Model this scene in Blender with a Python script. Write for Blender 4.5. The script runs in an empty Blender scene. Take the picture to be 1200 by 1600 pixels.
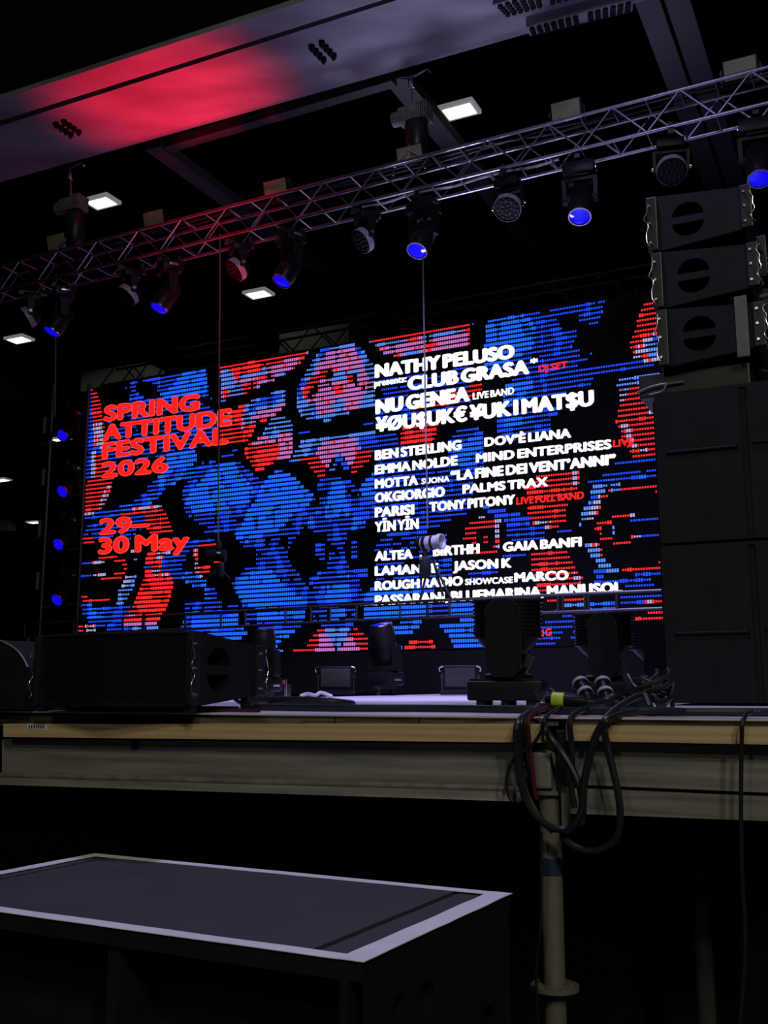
import bpy, bmesh, math, random
from mathutils import Vector, Matrix, Euler
random.seed(7)
C = bpy.context.scene.collection
S = bpy.context.scene

# ------------------------------------------------------------------ camera
F = 1618.0                                   # focal length in pixels of the 1200x1600 frame
TH = math.radians(9.89)
CT, ST = math.cos(TH), math.sin(TH)
EYE = Vector((0, 0, 1.59))
cam = bpy.data.cameras.new('camera')
cam.sensor_fit = 'VERTICAL'; cam.sensor_height = 36; cam.lens = F / 1600 * 36
cam.clip_end = 200
co = bpy.data.objects.new('camera', cam); C.objects.link(co)
co.location = EYE; co.rotation_euler = (math.pi / 2 + TH, 0, 0)
S.camera = co
S.view_settings.view_transform = 'Standard'
try: S.view_settings.look = 'None'
except Exception: pass
S.view_settings.gamma = 1.0
S.view_settings.use_curve_mapping = False
S.view_settings.exposure = 0.0

# ------------------------------------------------------------------ world and the hall's lamps
w = bpy.data.worlds.new('dark_hall'); S.world = w; w.use_nodes = True
w.node_tree.nodes['Background'].inputs[0].default_value = (0.25, 0.32, 0.9, 1)
w.node_tree.nodes['Background'].inputs[1].default_value = 0.0035

LED_POWER = 1.0                              # multiplies everything the screen gives off
TEXT_W, TEXT_R = 1.45, 1.25

def lamp(name, kind, loc, aim, power, color, size=0.4, angle=60, blend=0.6):
    l = bpy.data.lights.new(name, kind); l.energy = power; l.color = color
    if kind == 'AREA': l.shape = 'SQUARE'; l.size = size
    if kind == 'SPOT': l.spot_size = math.radians(angle); l.spot_blend = blend; l.shadow_soft_size = size
    if kind == 'POINT': l.shadow_soft_size = size
    o = bpy.data.objects.new(name, l); C.objects.link(o); o.location = loc
    if aim is not None:
        o.rotation_euler = (Vector(aim) - Vector(loc)).to_track_quat('-Z', 'Y').to_euler()
    return o
# working lights of the hall, above and behind the photographer
lamp('hall_work_light', 'SPOT', (3.0, -6.5, 7.6), (0.7, 3.3, 1.3), 690, (1.0, 0.94, 0.74), 0.3, 44, 0.9)
lamp('hall_work_light', 'SPOT', (-5.0, -6.0, 7.6), (-1.2, 3.8, 1.3), 260, (1.0, 0.94, 0.76), 0.3, 40, 0.9)
lamp('hall_work_light', 'POINT', (1.0, -5.0, 8.4), None, 620, (1.0, 0.95, 0.78), 0.3)
# lavender washes of the rig, pointing down at the front of the stage and at the cabinet before it
lamp('rig_wash', 'AREA', (0.3, 4.3, 7.2), (0.2, 4.2, 0.0), 158, (0.47, 0.46, 1.0), 0.5)
lamp('rig_wash', 'SPOT', (0.4, 6.0, 7.0), (0.2, 8.6, 1.5), 2600, (0.52, 0.47, 1.0), 0.2, 62, 0.8)

# ------------------------------------------------------------------ pixel -> place
def ray(px, py):
    u = (px - 600) / F; v = (800 - py) / F
    return Vector((u, CT - v * ST, ST + v * CT))
def P(px, py, Y):
    d = ray(px, py); return EYE + d * (Y / d.y)
def PZ(px, py, z):
    d = ray(px, py); return EYE + d * ((z - EYE.z) / d.z)
def PP(px, py, plane):
    p0, n = plane; d = ray(px, py)
    return EYE + d * ((p0 - EYE).dot(n) / d.dot(n))
def project(p):
    q = p - EYE
    w_ = q.y * CT + q.z * ST
    return 600 + F * q.x / w_, 800 - F * (-q.y * ST + q.z * CT) / w_
YAW = math.radians(26)
SD = Vector((math.cos(YAW), -math.sin(YAW), 0))      # along the stage, towards stage right in the photo
ND = Vector((math.sin(YAW), math.cos(YAW), 0))       # upstage, away from the audience
UP = Vector((0, 0, 1))
def vplane(p, off=0.0):
    return (Vector(p) + ND * off, ND)

# ------------------------------------------------------------------ materials
MATS = {}
def mat(name, col=(0.5, 0.5, 0.5), rough=0.5, metal=0.0, emit=None, power=1.0, noise=None, spec=None, bump=None, trans=None):
    """noise = (scale vector, second colour, amount, detail)"""
    if name in MATS: return MATS[name]
    m = bpy.data.materials.new(name); m.use_nodes = True
    nt = m.node_tree; b = nt.nodes['Principled BSDF']
    b.inputs['Base Color'].default_value = (*col, 1); b.inputs['Roughness'].default_value = rough
    b.inputs['Metallic'].default_value = metal
    if spec is not None: b.inputs['Specular IOR Level'].default_value = spec
    if emit is not None:
        b.inputs['Emission Color'].default_value = (*emit, 1); b.inputs['Emission Strength'].default_value = power
    if noise or bump:
        tc = nt.nodes.new('ShaderNodeTexCoord'); mp = nt.nodes.new('ShaderNodeMapping')
        nt.links.new(tc.outputs['Object'], mp.inputs[0])
        n = nt.nodes.new('ShaderNodeTexNoise'); nt.links.new(mp.outputs[0], n.inputs['Vector'])
        sc = (noise or bump)[0]
        mp.inputs['Scale'].default_value = sc if hasattr(sc, '__len__') else (sc, sc, sc)
        n.inputs['Scale'].default_value = 1.0
        n.inputs['Detail'].default_value = (noise[3] if noise and len(noise) > 3 else 6)
        if noise:
            r = nt.nodes.new('ShaderNodeValToRGB'); nt.links.new(n.outputs[0], r.inputs[0])
            lo = 0.5 - 0.28 * noise[2]; 
            r.color_ramp.elements[0].position = max(0.0, 0.36); r.color_ramp.elements[1].position = 0.66
            a = [noise[1][i] * noise[2] + col[i] * (1 - noise[2]) for i in range(3)]
            r.color_ramp.elements[0].color = (*a, 1); r.color_ramp.elements[1].color = (*col, 1)
            nt.links.new(r.outputs[0], b.inputs['Base Color'])
        if bump:
            bp = nt.nodes.new('ShaderNodeBump'); bp.inputs['Strength'].default_value = bump[1]; bp.inputs['Distance'].default_value = 0.01
            nt.links.new(n.outputs[0], bp.inputs['Height']); nt.links.new(bp.outputs[0], b.inputs['Normal'])
    MATS[name] = m; return m

M_case = mat('black_fixture_plastic', (0.008, 0.008, 0.010), 0.40, noise=((18, 18, 18), (0.005, 0.005, 0.006), 0.5), spec=0.12)
M_grille = mat('black_speaker_grille', (0.006, 0.006, 0.007), 0.8, bump=((260, 260, 260), 0.5), spec=0.08)
M_cab = mat('black_textured_cabinet_paint', (0.011, 0.012, 0.014), 0.6, noise=((9, 9, 9), (0.007, 0.008, 0.009), 0.7), spec=0.12, bump=((160, 160, 160), 0.25))
M_void = mat('dark_recess', (0.003, 0.003, 0.004), 0.9, noise=((5, 5, 5), (0.002, 0.002, 0.002), 0.5))
M_alu = mat('brushed_aluminium_tube', (0.42, 0.41, 0.45), 0.36, 1.0, noise=((20, 20, 20), (0.30, 0.30, 0.33), 0.6))
M_dark_alu = mat('black_anodised_tube', (0.035, 0.035, 0.040), 0.4, 0.6, noise=((14, 14, 14), (0.02, 0.02, 0.02), 0.5))
M_steel = mat('galvanised_steel', (0.30, 0.30, 0.28), 0.5, 0.55, noise=((16, 16, 16), (0.17, 0.17, 0.15), 0.8))
M_post = mat('weathered_galvanised_tube', (0.165, 0.158, 0.125), 0.65, 0.2, spec=0.2, noise=((12, 12, 6), (0.11, 0.105, 0.08), 0.8))
M_rope = mat('dull_steel_rope', (0.10, 0.10, 0.11), 0.6, 0.3, noise=((60, 60, 60), (0.07, 0.07, 0.08), 0.6))
M_post_shaded = mat('shade_darkened_tube', (0.035, 0.033, 0.028), 0.7, spec=0.1, noise=((12, 12, 6), (0.02, 0.02, 0.017), 0.8))  # post tube colour darkened to put the understage shade into it
M_chrome = mat('bright_steel', (0.62, 0.62, 0.66), 0.25, 1.0, noise=((40, 40, 40), (0.5, 0.5, 0.5), 0.5))
M_rubber = mat('black_rubber_cable', (0.012, 0.012, 0.015), 0.40, spec=0.3, noise=((40, 40, 40), (0.012, 0.012, 0.012), 0.5))
M_tape = mat('white_gaffer_tape', (0.78, 0.78, 0.80), 0.5, noise=((8, 8, 8), (0.66, 0.66, 0.70), 0.6), bump=((22, 22, 22), 0.35))
M_red = mat('red_plastic', (0.45, 0.02, 0.02), 0.4, noise=((9, 9, 9), (0.3, 0.01, 0.01), 0.5))
M_green = mat('green_plastic', (0.05, 0.30, 0.06), 0.4, noise=((9, 9, 9), (0.03, 0.2, 0.03), 0.5))
M_yellow = mat('yellow_green_tape', (0.55, 0.62, 0.03), 0.45, noise=((30, 30, 30), (0.3, 0.35, 0.02), 0.6))
M_paper = mat('paper_label', (0.62, 0.62, 0.60), 0.7, noise=((70, 70, 70), (0.3, 0.3, 0.3), 0.5))
M_lens_blue = mat('blue_coated_lens', (0.01, 0.01, 0.35), 0.08, emit=(0.006, 0.003, 1.0), power=0.75, noise=((9, 9, 9), (0.005, 0.005, 0.2), 0.5))
M_lens_dark = mat('dark_lens_glass', (0.008, 0.008, 0.010), 0.35, spec=0.15, noise=((9, 9, 9), (0.008, 0.008, 0.01), 0.5))
M_olive = mat('olive_reflector_glass', (0.27, 0.265, 0.16), 0.45, noise=((3, 14, 30), (0.17, 0.17, 0.10), 0.7))
M_grey_cloth = mat('pale_grey_cover', (0.36, 0.36, 0.40), 0.6, noise=((14, 14, 14), (0.16, 0.16, 0.19), 0.8))
M_lamp = mat('lit_diffuser', (0.8, 0.8, 0.75), 0.4, emit=(1.0, 0.98, 0.80), power=2.4, noise=((9, 9, 9), (0.7, 0.7, 0.7), 0.3))
M_lampframe = mat('white_glowing_lamp_frame', (0.75, 0.75, 0.74), 0.4, emit=(0.9, 0.95, 1.0), power=0.16, noise=((9, 9, 9), (0.6, 0.6, 0.6), 0.3))  # faint emission on the frame stands for light from the diffuser

def wood_mat(name, c1, c2, axis_scale, rough=0.5, dist=3.0, wscale=1.0):
    m = bpy.data.materials.new(name); m.use_nodes = True; nt = m.node_tree; b = nt.nodes['Principled BSDF']
    tc = nt.nodes.new('ShaderNodeTexCoord'); mp = nt.nodes.new('ShaderNodeMapping'); mp.inputs['Scale'].default_value = axis_scale
    wv = nt.nodes.new('ShaderNodeTexWave'); wv.wave_type = 'BANDS'; wv.bands_direction = 'Z'
    wv.inputs['Scale'].default_value = wscale; wv.inputs['Distortion'].default_value = dist; wv.inputs['Detail'].default_value = 3
    wv.inputs['Detail Scale'].default_value = 1.5
    n = nt.nodes.new('ShaderNodeTexNoise'); n.inputs['Scale'].default_value = 2.2; n.inputs['Detail'].default_value = 8
    r = nt.nodes.new('ShaderNodeValToRGB'); r.color_ramp.elements[0].color = (*c1, 1); r.color_ramp.elements[1].color = (*c2, 1)
    mx = nt.nodes.new('ShaderNodeMath'); mx.operation = 'MULTIPLY_ADD'; mx.inputs[1].default_value = 0.55
    ad = nt.nodes.new('ShaderNodeMath'); ad.operation = 'MULTIPLY'; ad.inputs[1].default_value = 0.55
    nt.links.new(tc.outputs['Object'], mp.inputs[0]); nt.links.new(mp.outputs[0], wv.inputs[0]); nt.links.new(mp.outputs[0], n.inputs['Vector'])
    nt.links.new(n.outputs[0], ad.inputs[0]); nt.links.new(wv.outputs['Fac'], mx.inputs[0]); nt.links.new(ad.outputs[0], mx.inputs[2])
    nt.links.new(mx.outputs[0], r.inputs[0]); nt.links.new(r.outputs[0], b.inputs['Base Color']); b.inputs['Roughness'].default_value = rough
    MATS[name] = m; return m
M_pine = wood_mat('fresh_pine_batten', (0.40, 0.29, 0.14), (0.56, 0.43, 0.23), (0.7, 6, 12), 0.55, 4.5, 1.1)
M_ply = wood_mat('dirty_plywood_edge', (0.008, 0.007, 0.006), (0.15, 0.135, 0.10), (4, 4, 20), 0.8, 12, 0.45)
M_beam = mat('scuffed_grey_metal_beam', (0.25, 0.245, 0.22), 0.62, 0.15, noise=((1.6, 1.6, 30), (0.10, 0.10, 0.09), 0.85, 9))
M_deck = wood_mat('pale_varnished_deck_boards', (0.40, 0.38, 0.42), (0.68, 0.66, 0.70), (0.6, 5, 1), 0.42, 1.5, 1.2)
M_girder = mat('grey_painted_steel_girder', (0.42, 0.41, 0.44), 0.6, 0.0, noise=((0.7, 2.2, 1), (0.19, 0.18, 0.21), 0.8, 7))
M_floor = mat('dark_concrete_floor', (0.05, 0.05, 0.05), 0.7, noise=((1.5, 1.5, 1.5), (0.03, 0.03, 0.03), 0.7))
M_hall = mat('black_hall_panels', (0.008, 0.008, 0.009), 0.9, spec=0.05, noise=((0.4, 0.4, 0.4), (0.007, 0.007, 0.008), 0.7))
M_beamgrey = mat('grey_roof_beam_paint', (0.095, 0.09, 0.10), 0.65, spec=0.2, noise=((1, 2, 1), (0.06, 0.06, 0.065), 0.7))
M_roofbeam = mat('dull_roof_steel', (0.10, 0.10, 0.10), 0.7, noise=((1, 1, 1), (0.05, 0.05, 0.05), 0.7))

# ------------------------------------------------------------------ mesh helpers
class MB:
    def __init__(s): s.bm = bmesh.new()
    def box(s, c, size, rot=None, bevel=0.0):
        m = Matrix.Translation(Vector(c)) @ ((rot.to_4x4() if rot is not None else Matrix.Identity(4))) @ Matrix.Diagonal((*size, 1))
        r = bmesh.ops.create_cube(s.bm, size=1.0, matrix=m)
        if bevel > 0:
            vs = set(r['verts'])
            es = [e for e in s.bm.edges if e.verts[0] in vs and e.verts[1] in vs]
            bmesh.ops.bevel(s.bm, geom=es, offset=bevel, segments=2, affect='EDGES', profile=0.6)
        return s
    def tube(s, a, b, r, seg=10, r2=None):
        a, b = Vector(a), Vector(b); d = b - a
        m = Matrix.Translation((a + b) / 2) @ d.to_track_quat('Z', 'Y').to_matrix().to_4x4()
        bmesh.ops.create_cone(s.bm, cap_ends=True, segments=seg, radius1=r, radius2=(r if r2 is None else r2), depth=d.length, matrix=m)
        return s
    def path(s, pts, r, seg=8, smooth=6):
        pts = [Vector(p) for p in pts]
        if smooth and len(pts) > 2:
            q = [pts[0] * 2 - pts[1]] + pts + [pts[-1] * 2 - pts[-2]]; out = []
            for i in range(1, len(q) - 2):
                for k in range(smooth):
                    t = k / smooth; p0, p1, p2, p3 = q[i - 1:i + 3]
                    out.append(0.5 * ((2 * p1) + (p2 - p0) * t + (2 * p0 - 5 * p1 + 4 * p2 - p3) * t * t + (3 * p1 - p0 - 3 * p2 + p3) * t ** 3))
            out.append(pts[-1]); pts = out
        rings = []; prev = None
        for i, p in enumerate(pts):
            d = (pts[min(i + 1, len(pts) - 1)] - pts[max(i - 1, 0)])
            if d.length < 1e-9: d = Vector((0, 0, 1))
            d.normalize()
            if prev is None:
                u = d.orthogonal().normalized()
            else:
                u = (prev - d * prev.dot(d))
                u = u.normalized() if u.length > 1e-6 else d.orthogonal().normalized()
            prev = u; v = d.cross(u)
            rings.append([s.bm.verts.new(p + (u * math.cos(a) + v * math.sin(a)) * r) for a in [2 * math.pi * k / seg for k in range(seg)]])
        for A, B in zip(rings, rings[1:]):
            for k in range(seg): s.bm.faces.new((A[k], A[(k + 1) % seg], B[(k + 1) % seg], B[k]))
        s.bm.faces.new(rings[0][::-1]); s.bm.faces.new(rings[-1])
        return s
    def lathe(s, prof, m=None, seg=28):
        m = m or Matrix.Identity(4); rings = []
        for r, z in prof:
            if r < 1e-6: rings.append([s.bm.verts.new(m @ Vector((0, 0, z)))])
            else: rings.append([s.bm.verts.new(m @ Vector((r * math.cos(2 * math.pi * k / seg), r * math.sin(2 * math.pi * k / seg), z))) for k in range(seg)])
        for A, B in zip(rings, rings[1:]):
            for k in range(seg):
                k2 = (k + 1) % seg
                f = [A[k % len(A)], A[k2 % len(A)], B[k2 % len(B)], B[k % len(B)]]
                g = []
                for v in f:
                    if v not in g: g.append(v)
                if len(g) >= 3:
                    try: s.bm.faces.new(g)
                    except ValueError: pass
        return s
    def hull(s, bottom, top):
        """a solid between two outlines with the same number of points"""
        A = [s.bm.verts.new(Vector(p)) for p in bottom]; B = [s.bm.verts.new(Vector(p)) for p in top]; n = len(A)
        s.bm.faces.new(A[::-1]); s.bm.faces.new(B)
        for k in range(n): s.bm.faces.new((A[k], A[(k + 1) % n], B[(k + 1) % n], B[k]))
        return s
    def prism(s, outline, vec):
        o = [Vector(p) for p in outline]; return s.hull(o, [p + Vector(vec) for p in o])
    def holed(s, outer, holes, mapf, depth, thick_back=False):
        """a panel with pocket holes: 2-D outlines mapped by mapf(x, y, d); pockets go in by depth and are closed at the back"""
        edges = []
        def loop(pts):
            vs = [s.bm.verts.new(mapf(x, y, 0)) for x, y in pts]
            return vs, [s.bm.edges.new((vs[k], vs[(k + 1) % len(vs)])) for k in range(len(vs))]
        vo, eo = loop(outer); edges += eo
        for h in holes:
            vh, eh = loop(h); edges += eh
            vb = [s.bm.verts.new(mapf(x, y, depth)) for x, y in h]
            for k in range(len(h)): s.bm.faces.new((vh[k], vh[(k + 1) % len(h)], vb[(k + 1) % len(h)], vb[k]))
            s.bm.faces.new(vb)
        bmesh.ops.triangle_fill(s.bm, use_beauty=True, use_dissolve=False, edges=edges)
        return s
    def build(s, name, material, parent=None, smooth=False, world=False, loc=None, rot=None, mats=None):
        me = bpy.data.meshes.new(name)
        bmesh.ops.recalc_face_normals(s.bm, faces=s.bm.faces)
        if world and parent is not None: s.bm.transform(WM[parent.name].inverted())
        s.bm.to_mesh(me); s.bm.free()
        for m in (mats or [material]): me.materials.append(m)
        if smooth:
            me.polygons.foreach_set('use_smooth', [True] * len(me.polygons))
            me.set_sharp_from_angle(angle=math.radians(40))
        o = bpy.data.objects.new(name, me); C.objects.link(o)
        if parent is not None: o.parent = parent
        if loc is not None: o.location = loc
        if rot is not None: o.rotation_euler = rot
        return o
WM = {}
def thing(name, label, cat, loc=(0, 0, 0), rot=(0, 0, 0), group=None, scale=1.0):
    o = bpy.data.objects.new(name, None); C.objects.link(o); o.empty_display_size = 0.1
    o.location = loc; o.rotation_euler = rot; o.scale = (scale,) * 3
    WM[o.name] = Matrix.LocRotScale(Vector(loc), Euler(rot), Vector((scale,) * 3))
    o['label'] = label; o['category'] = cat
    if group: o['group'] = group
    return o
def tag(o, label, cat, group=None, kind=None):
    o['label'] = label; o['category'] = cat
    if group: o['group'] = group
    if kind: o['kind'] = kind
    return o
def struct(o):
    o['kind'] = 'structure'; return o
def copy_tree(o, parent=None):
    c = o.copy(); C.objects.link(c)
    if parent is not None: c.parent = parent
    for ch in list(o.children): copy_tree(ch, c)
    return c
def rotm(ax, deg): return Matrix.Rotation(math.radians(deg), 3, ax)
def arc(cx, cy, rx, ry, a0, a1, n=14):
    return [(cx + rx * math.cos(math.radians(a0 + (a1 - a0) * k / n)), cy + ry * math.sin(math.radians(a0 + (a1 - a0) * k / n))) for k in range(n + 1)]

# ------------------------------------------------------------------ the hall
def slab(name, x0, x1, y0, y1, z0, z1, m):
    return struct(MB().box(((x0 + x1) / 2, (y0 + y1) / 2, (z0 + z1) / 2), (x1 - x0, y1 - y0, z1 - z0)).build(name, m))
slab('floor', -24, 20, -14, 50, -0.2, 0, M_floor)
slab('ceiling', -24, 20, -14, 50, 10.6, 10.8, M_hall)
slab('wall_back', -24, 20, 49.7, 50, 0, 10.6, M_hall)
slab('wall_left', -24, -23.7, -14, 49.7, 0, 10.6, M_hall)
slab('wall_right', 19.7, 20, -14, 49.7, 0, 10.6, M_hall)
slab('wall_front', -23.7, 19.7, -14, -13.7, 0, 10.6, M_hall)

# the great girder that carries the rig: two flanges with a slot between, a plate on each bolt group, and webs above
ZG = 7.4
def gline(a, b, px): return a[1] + (b[1] - a[1]) * (px - a[0]) / (b[0] - a[0])
def gpt(a, b, px, z=ZG): return PZ(px, gline(a, b, px), z)
FAR = ((0, 285), (1000, 3)); SLOT1 = ((0, 197), (627, -2)); SLOT2 = ((0, 189), (627, -9)); NEAR = ((0, 155), (480, 0))
def band(l1, l2, x0, x1, z0, z1):
    o = [gpt(*l1, x0, ZG), gpt(*l1, x1, ZG), gpt(*l2, x1, ZG), gpt(*l2, x0, ZG)]
    o = [Vector((p.x, p.y, z0)) for p in o]
    return o, [Vector((p.x, p.y, z1)) for p in o]
gir = thing('roof_girder', 'wide grey steel roof girder crossing above the stage, lit red and lavender', 'girder', tuple(gpt(*FAR, 300)))
gir['kind'] = 'structure'
MB().hull(*band(FAR, SLOT1, -160, 1500, ZG, ZG + 0.05)).build('flange', M_girder, gir, world=True)
MB().hull(*band(SLOT2, NEAR, -160, 1300, ZG, ZG + 0.05)).build('flange', M_girder, gir, world=True)
for l1, l2, f in ((FAR, SLOT1, 0.5), (SLOT2, NEAR, 0.5)):
    a = gpt(*l1, -160).lerp(gpt(*l2, -160), f); b = gpt(*l1, 1400).lerp(gpt(*l2, 1400), f)
    dv = (b - a).normalized(); sd = dv.cross(UP) * 0.03
    MB().prism([p + UP * 0.05 for p in (a - sd, b - sd, b + sd, a + sd)], (0, 0, 1.2)).build('web', M_hall, gir, world=True)  # web colour blackened so the hall lamps leave it dark
def bolt_group(cx, cy, ddx, ddy, sx, sy, rows, cols, r=0.032):
    for i in range(rows):
        for j in range(cols):
            p = PZ(cx + ddx[0] * j + ddy[0] * i, cx * 0 + cy + ddx[1] * j + ddy[1] * i, ZG)
            MB().tube(p + Vector((0, 0, 0.01)), p - Vector((0, 0, 0.035)), r, 6).tube(p - Vector((0, 0, 0.03)), p - Vector((0, 0, 0.06)), r * 0.5, 8).build('bolt', M_void, gir, world=True)
bolt_group(487, 71, (15.7, -6), (6.2, 6.5), 0, 0, 4, 2)
bolt_group(88, 192, (12.5, -4), (7.5, 5.2), 0, 0, 4, 2)
# splice plates full of bolts at the right
def plate(pts, drop, rows, cols, rr=0.024):
    q = [PZ(x, y, ZG - drop) for x, y in pts]
    MB().prism(q, (0, 0, drop)).build('splice_plate', M_girder, gir, world=True)
    mb = MB()
    for i in range(rows):
        for j in range(cols):
            if j == cols // 2: continue
            s_, t_ = (j + 0.7) / (cols + 0.4), (i + 0.8) / (rows + 0.6)
            p = (q[0].lerp(q[1], s_)).lerp(q[3].lerp(q[2], s_), t_)
            mb.tube(p + Vector((0, 0, 0.005)), p - Vector((0, 0, 0.022)), rr, 6)
    mb.build('plate_bolt', M_void, gir, world=True)
plate([(822, 43), (990, -2), (988, 18), (828, 56)], 0.10, 3, 14)
plate([(770, 8), (920, -40), (910, -6), (790, 26)], 0.04, 4, 12)

def roof_beam(px, py, width, length, z, label, h=0.12, groove=False, m=None):
    a = PZ(px, py, z); b = a + ND * length
    o = thing('roof_beam', label, 'beam', tuple(a)); o['kind'] = 'structure'
    parts = ((-width / 2, -width * 0.04), (width * 0.04, width / 2)) if groove else ((-width / 2, width / 2),)
    for u, v in parts:
        MB().prism([a + SD * u, a + SD * v, b + SD * v, b + SD * u], (0, 0, h)).build('flange', m or M_girder, o, world=True)
    return o
roof_beam(1024, -30, 0.44, 22, ZG + 0.1, 'double flanged roof beam running back above the right end of the truss', groove=True, m=M_beamgrey)
roof_beam(617, 124, 0.22, 14, ZG + 0.12, 'roof beam running back from the girder beside the chain hoist', m=M_roofbeam)
roof_beam(238, 232, 0.2, 14, ZG + 0.12, 'roof beam running back from the red lit part of the girder', m=M_roofbeam)
# the thin purlin behind the girder
a, b = PZ(255, 231, ZG + 0.05), PZ(612, 126, ZG + 0.05)
MB().prism([a, b, b + ND * 0.12, a + ND * 0.12], (0, 0, 0.1)).build('trim_1', M_roofbeam)['kind'] = 'structure'
# far roof beams at the left, beyond the stage
for (x, y, x2, y2, Y, Y2, wd) in ((-40, 712, 62, 745, 27, 33, 0.5), (-30, 828, 60, 830, 36, 44, 0.4), (-40, 615, 110, 640, 19, 23, 0.4), (-30, 632, 40, 668, 20, 22, 0.9)):
    a, b = P(x, y, Y), P(x2, y2, Y2)
    MB().prism([a, b, b + Vector((0, 0, wd)), a + Vector((0, 0, wd))], (0.25, 0.1, 0)).build('trim_2', M_roofbeam)['kind'] = 'structure'

# ------------------------------------------------------------------ the stage
STG = vplane(P(600, 1117, 3.4))                      # the vertical front of the stage
def sp(px, py, off=0.0): return PP(px, py, (STG[0] + ND * off, ND))
LEDP = P(600, 900, 11.5)
ZF = sp(600, 1117).z
ZB = P(600, 1083.5, 11.5).z
RAKE = (ZB - ZF) / (Vector((LEDP.x, LEDP.y, 0)) - Vector((STG[0].x, STG[0].y, 0))).dot(ND)
def deck_z(p): return ZF + RAKE * max(0.0, (Vector(p) - STG[0]).dot(ND))
def on_deck(px, Y, dz=0.0):
    d = ray(px, 1082); p = EYE + d * (Y / d.y); p.z = deck_z(p) + dz; return p

L_, R_ = sp(-260, 1117), sp(1500, 1117)
def dk(p, n): q = p + ND * n; return Vector((q.x, q.y, ZF + RAKE * n))
st = MB()
o = [dk(L_, 0), dk(R_, 0), dk(R_, 11.0), dk(L_, 11.0)]
st.hull([p - Vector((0, 0, 0.006)) for p in o], o)
deck = tag(st.build('stage_deck', M_deck), 'pale varnished stage deck lit lavender in front of the screen', 'stage floor', kind='structure')
# plywood edging under the deck lip
def front_slab(name, m, left, right, yt, yb, off, thick, label, cat, extra=None, group=None):
    """a board on the stage front: yt / yb = (y at left, y at right) of its top and bottom edge in the photo"""
    a, b, c, d = sp(left, yt[0], off), sp(right, yt[1], off), sp(right, yb[1], off), sp(left, yb[0], off)
    mid = (c + d) / 2
    r = thing(name, label, cat, tuple(mid), (0, 0, -YAW), group=group)
    MB().prism([a, b, c, d], ND * thick).build('board', m, r, world=True)
    return r
ply = front_slab('plywood_edging', M_ply, -230, 872, (1118.5, 1119), (1134, 1134), 0.012, 0.05, 'dirty pale plywood edging under the deck lip, left of the scaffold post', 'plywood edge', group='plywood edging')
ply2 = front_slab('plywood_edging', M_ply, 884, 1460, (1119, 1126), (1136, 1142), 0.012, 0.05, 'dirty pale plywood edging under the deck lip, right of the scaffold post', 'plywood edge', group='plywood edging')
for (px, py) in ((165, 1117), (523, 1118), (655, 1118)):
    a = sp(px, py, 0.009); MB().box(a - Vector((0, 0, 0.016)), (0.004, 0.004, 0.03)).build('joint', M_void, ply, world=True)
pl = front_slab('pine_batten', M_pine, 5, 846, (1131, 1131.5), (1151.5, 1160.5), -0.035, 0.045, 'long pale pine batten along the stage front, left of the scaffold post', 'wooden batten', group='pine battens')
pr = front_slab('pine_batten', M_pine, 884, 1440, (1133, 1139), (1157.5, 1168), -0.035, 0.045, 'pale pine batten along the stage front, right of the scaffold post', 'wooden batten', group='pine battens')
# small labels stuck on the wood
lb = sp(58, 1136, -0.0365); MB().prism([sp(42, 1131.5, -0.0365), sp(74, 1131.5, -0.0365), sp(74, 1141, -0.0365), sp(42, 1140, -0.0365)], ND * 0.0012).build('barcode_sticker', M_paper, pl, world=True)
mbz = MB()
for k in range(7):
    x = 45 + k * 3.6; mbz.prism([sp(x, 1133, -0.0375), sp(x + 1.6, 1133, -0.0375), sp(x + 1.6, 1138.5, -0.0375), sp(x, 1138.5, -0.0375)], ND * 0.0009)
mbz.build('barcode', M_void, pl, world=True)
MB().prism([sp(242, 1122, 0.010), sp(257, 1121.5, 0.010), sp(256, 1127, 0.010), sp(241, 1127, 0.010)], ND * 0.0012).build('torn_sticker', M_paper, ply, world=True)

def metal_beam(left, right, yt, yr, yb, label, ridge_h=0.02, groove=False):
    mid = (sp(left, yb[0]) + sp(right, yb[1])) / 2
    r = thing('stage_beam', label, 'metal beam', tuple(mid), (0, 0, -YAW), group='stage front beams'); r['kind'] = 'thing'
    a, b = sp(left, yt[0], 0.02), sp(right, yt[1], 0.02); c, d = sp(right, yr[1], 0.02), sp(left, yr[0], 0.02)
    MB().prism([a, b, c, d], ND * 0.05).build('face_plate', M_beam, r, world=True)
    e, f = sp(right, yb[1], 0.02), sp(left, yb[0], 0.02)
    if groove:
        g, h = sp(right, yr[1] + 6, 0.02), sp(left, yr[0] + 6, 0.02)
        MB().prism([c, d, h, g], ND * 0.03).build('groove', M_void, r, world=True)
        bmx = r.children[-1]
        for v in bmx.data.vertices: v.co.y += 0.02
        MB().prism([h, g, e, f], ND * 0.05).build('lower_plate', M_beam, r, world=True)
    else:
        # a rounded bead on top of an out-turned lower flange
        dv = (c - d).normalized()
        MB().tube(d - ND * 0.004, c - ND * 0.004, 0.011, 12).build('bead', M_steel, r, smooth=True, world=True)
        n_ = ND
        MB().hull([d + n_ * 0.05, c + n_ * 0.05, c - n_ * 0.004, d - n_ * 0.004], [f + n_ * 0.05, e + n_ * 0.05, e - n_ * 0.03, f - n_ * 0.03]).build('lower_flange', M_beam, r, world=True)
    return r
bl = metal_beam(3, 816, (1155, 1163), (1211, 1232), (1225, 1251), 'scuffed grey metal stage beam with rolled lower bead, left of the scaffold post')
br = metal_beam(884, 1440, (1160, 1170), (1225, 1249), (1271, 1292), 'scuffed grey metal stage beam with a groove, right of the scaffold post', groove=True)
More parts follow.
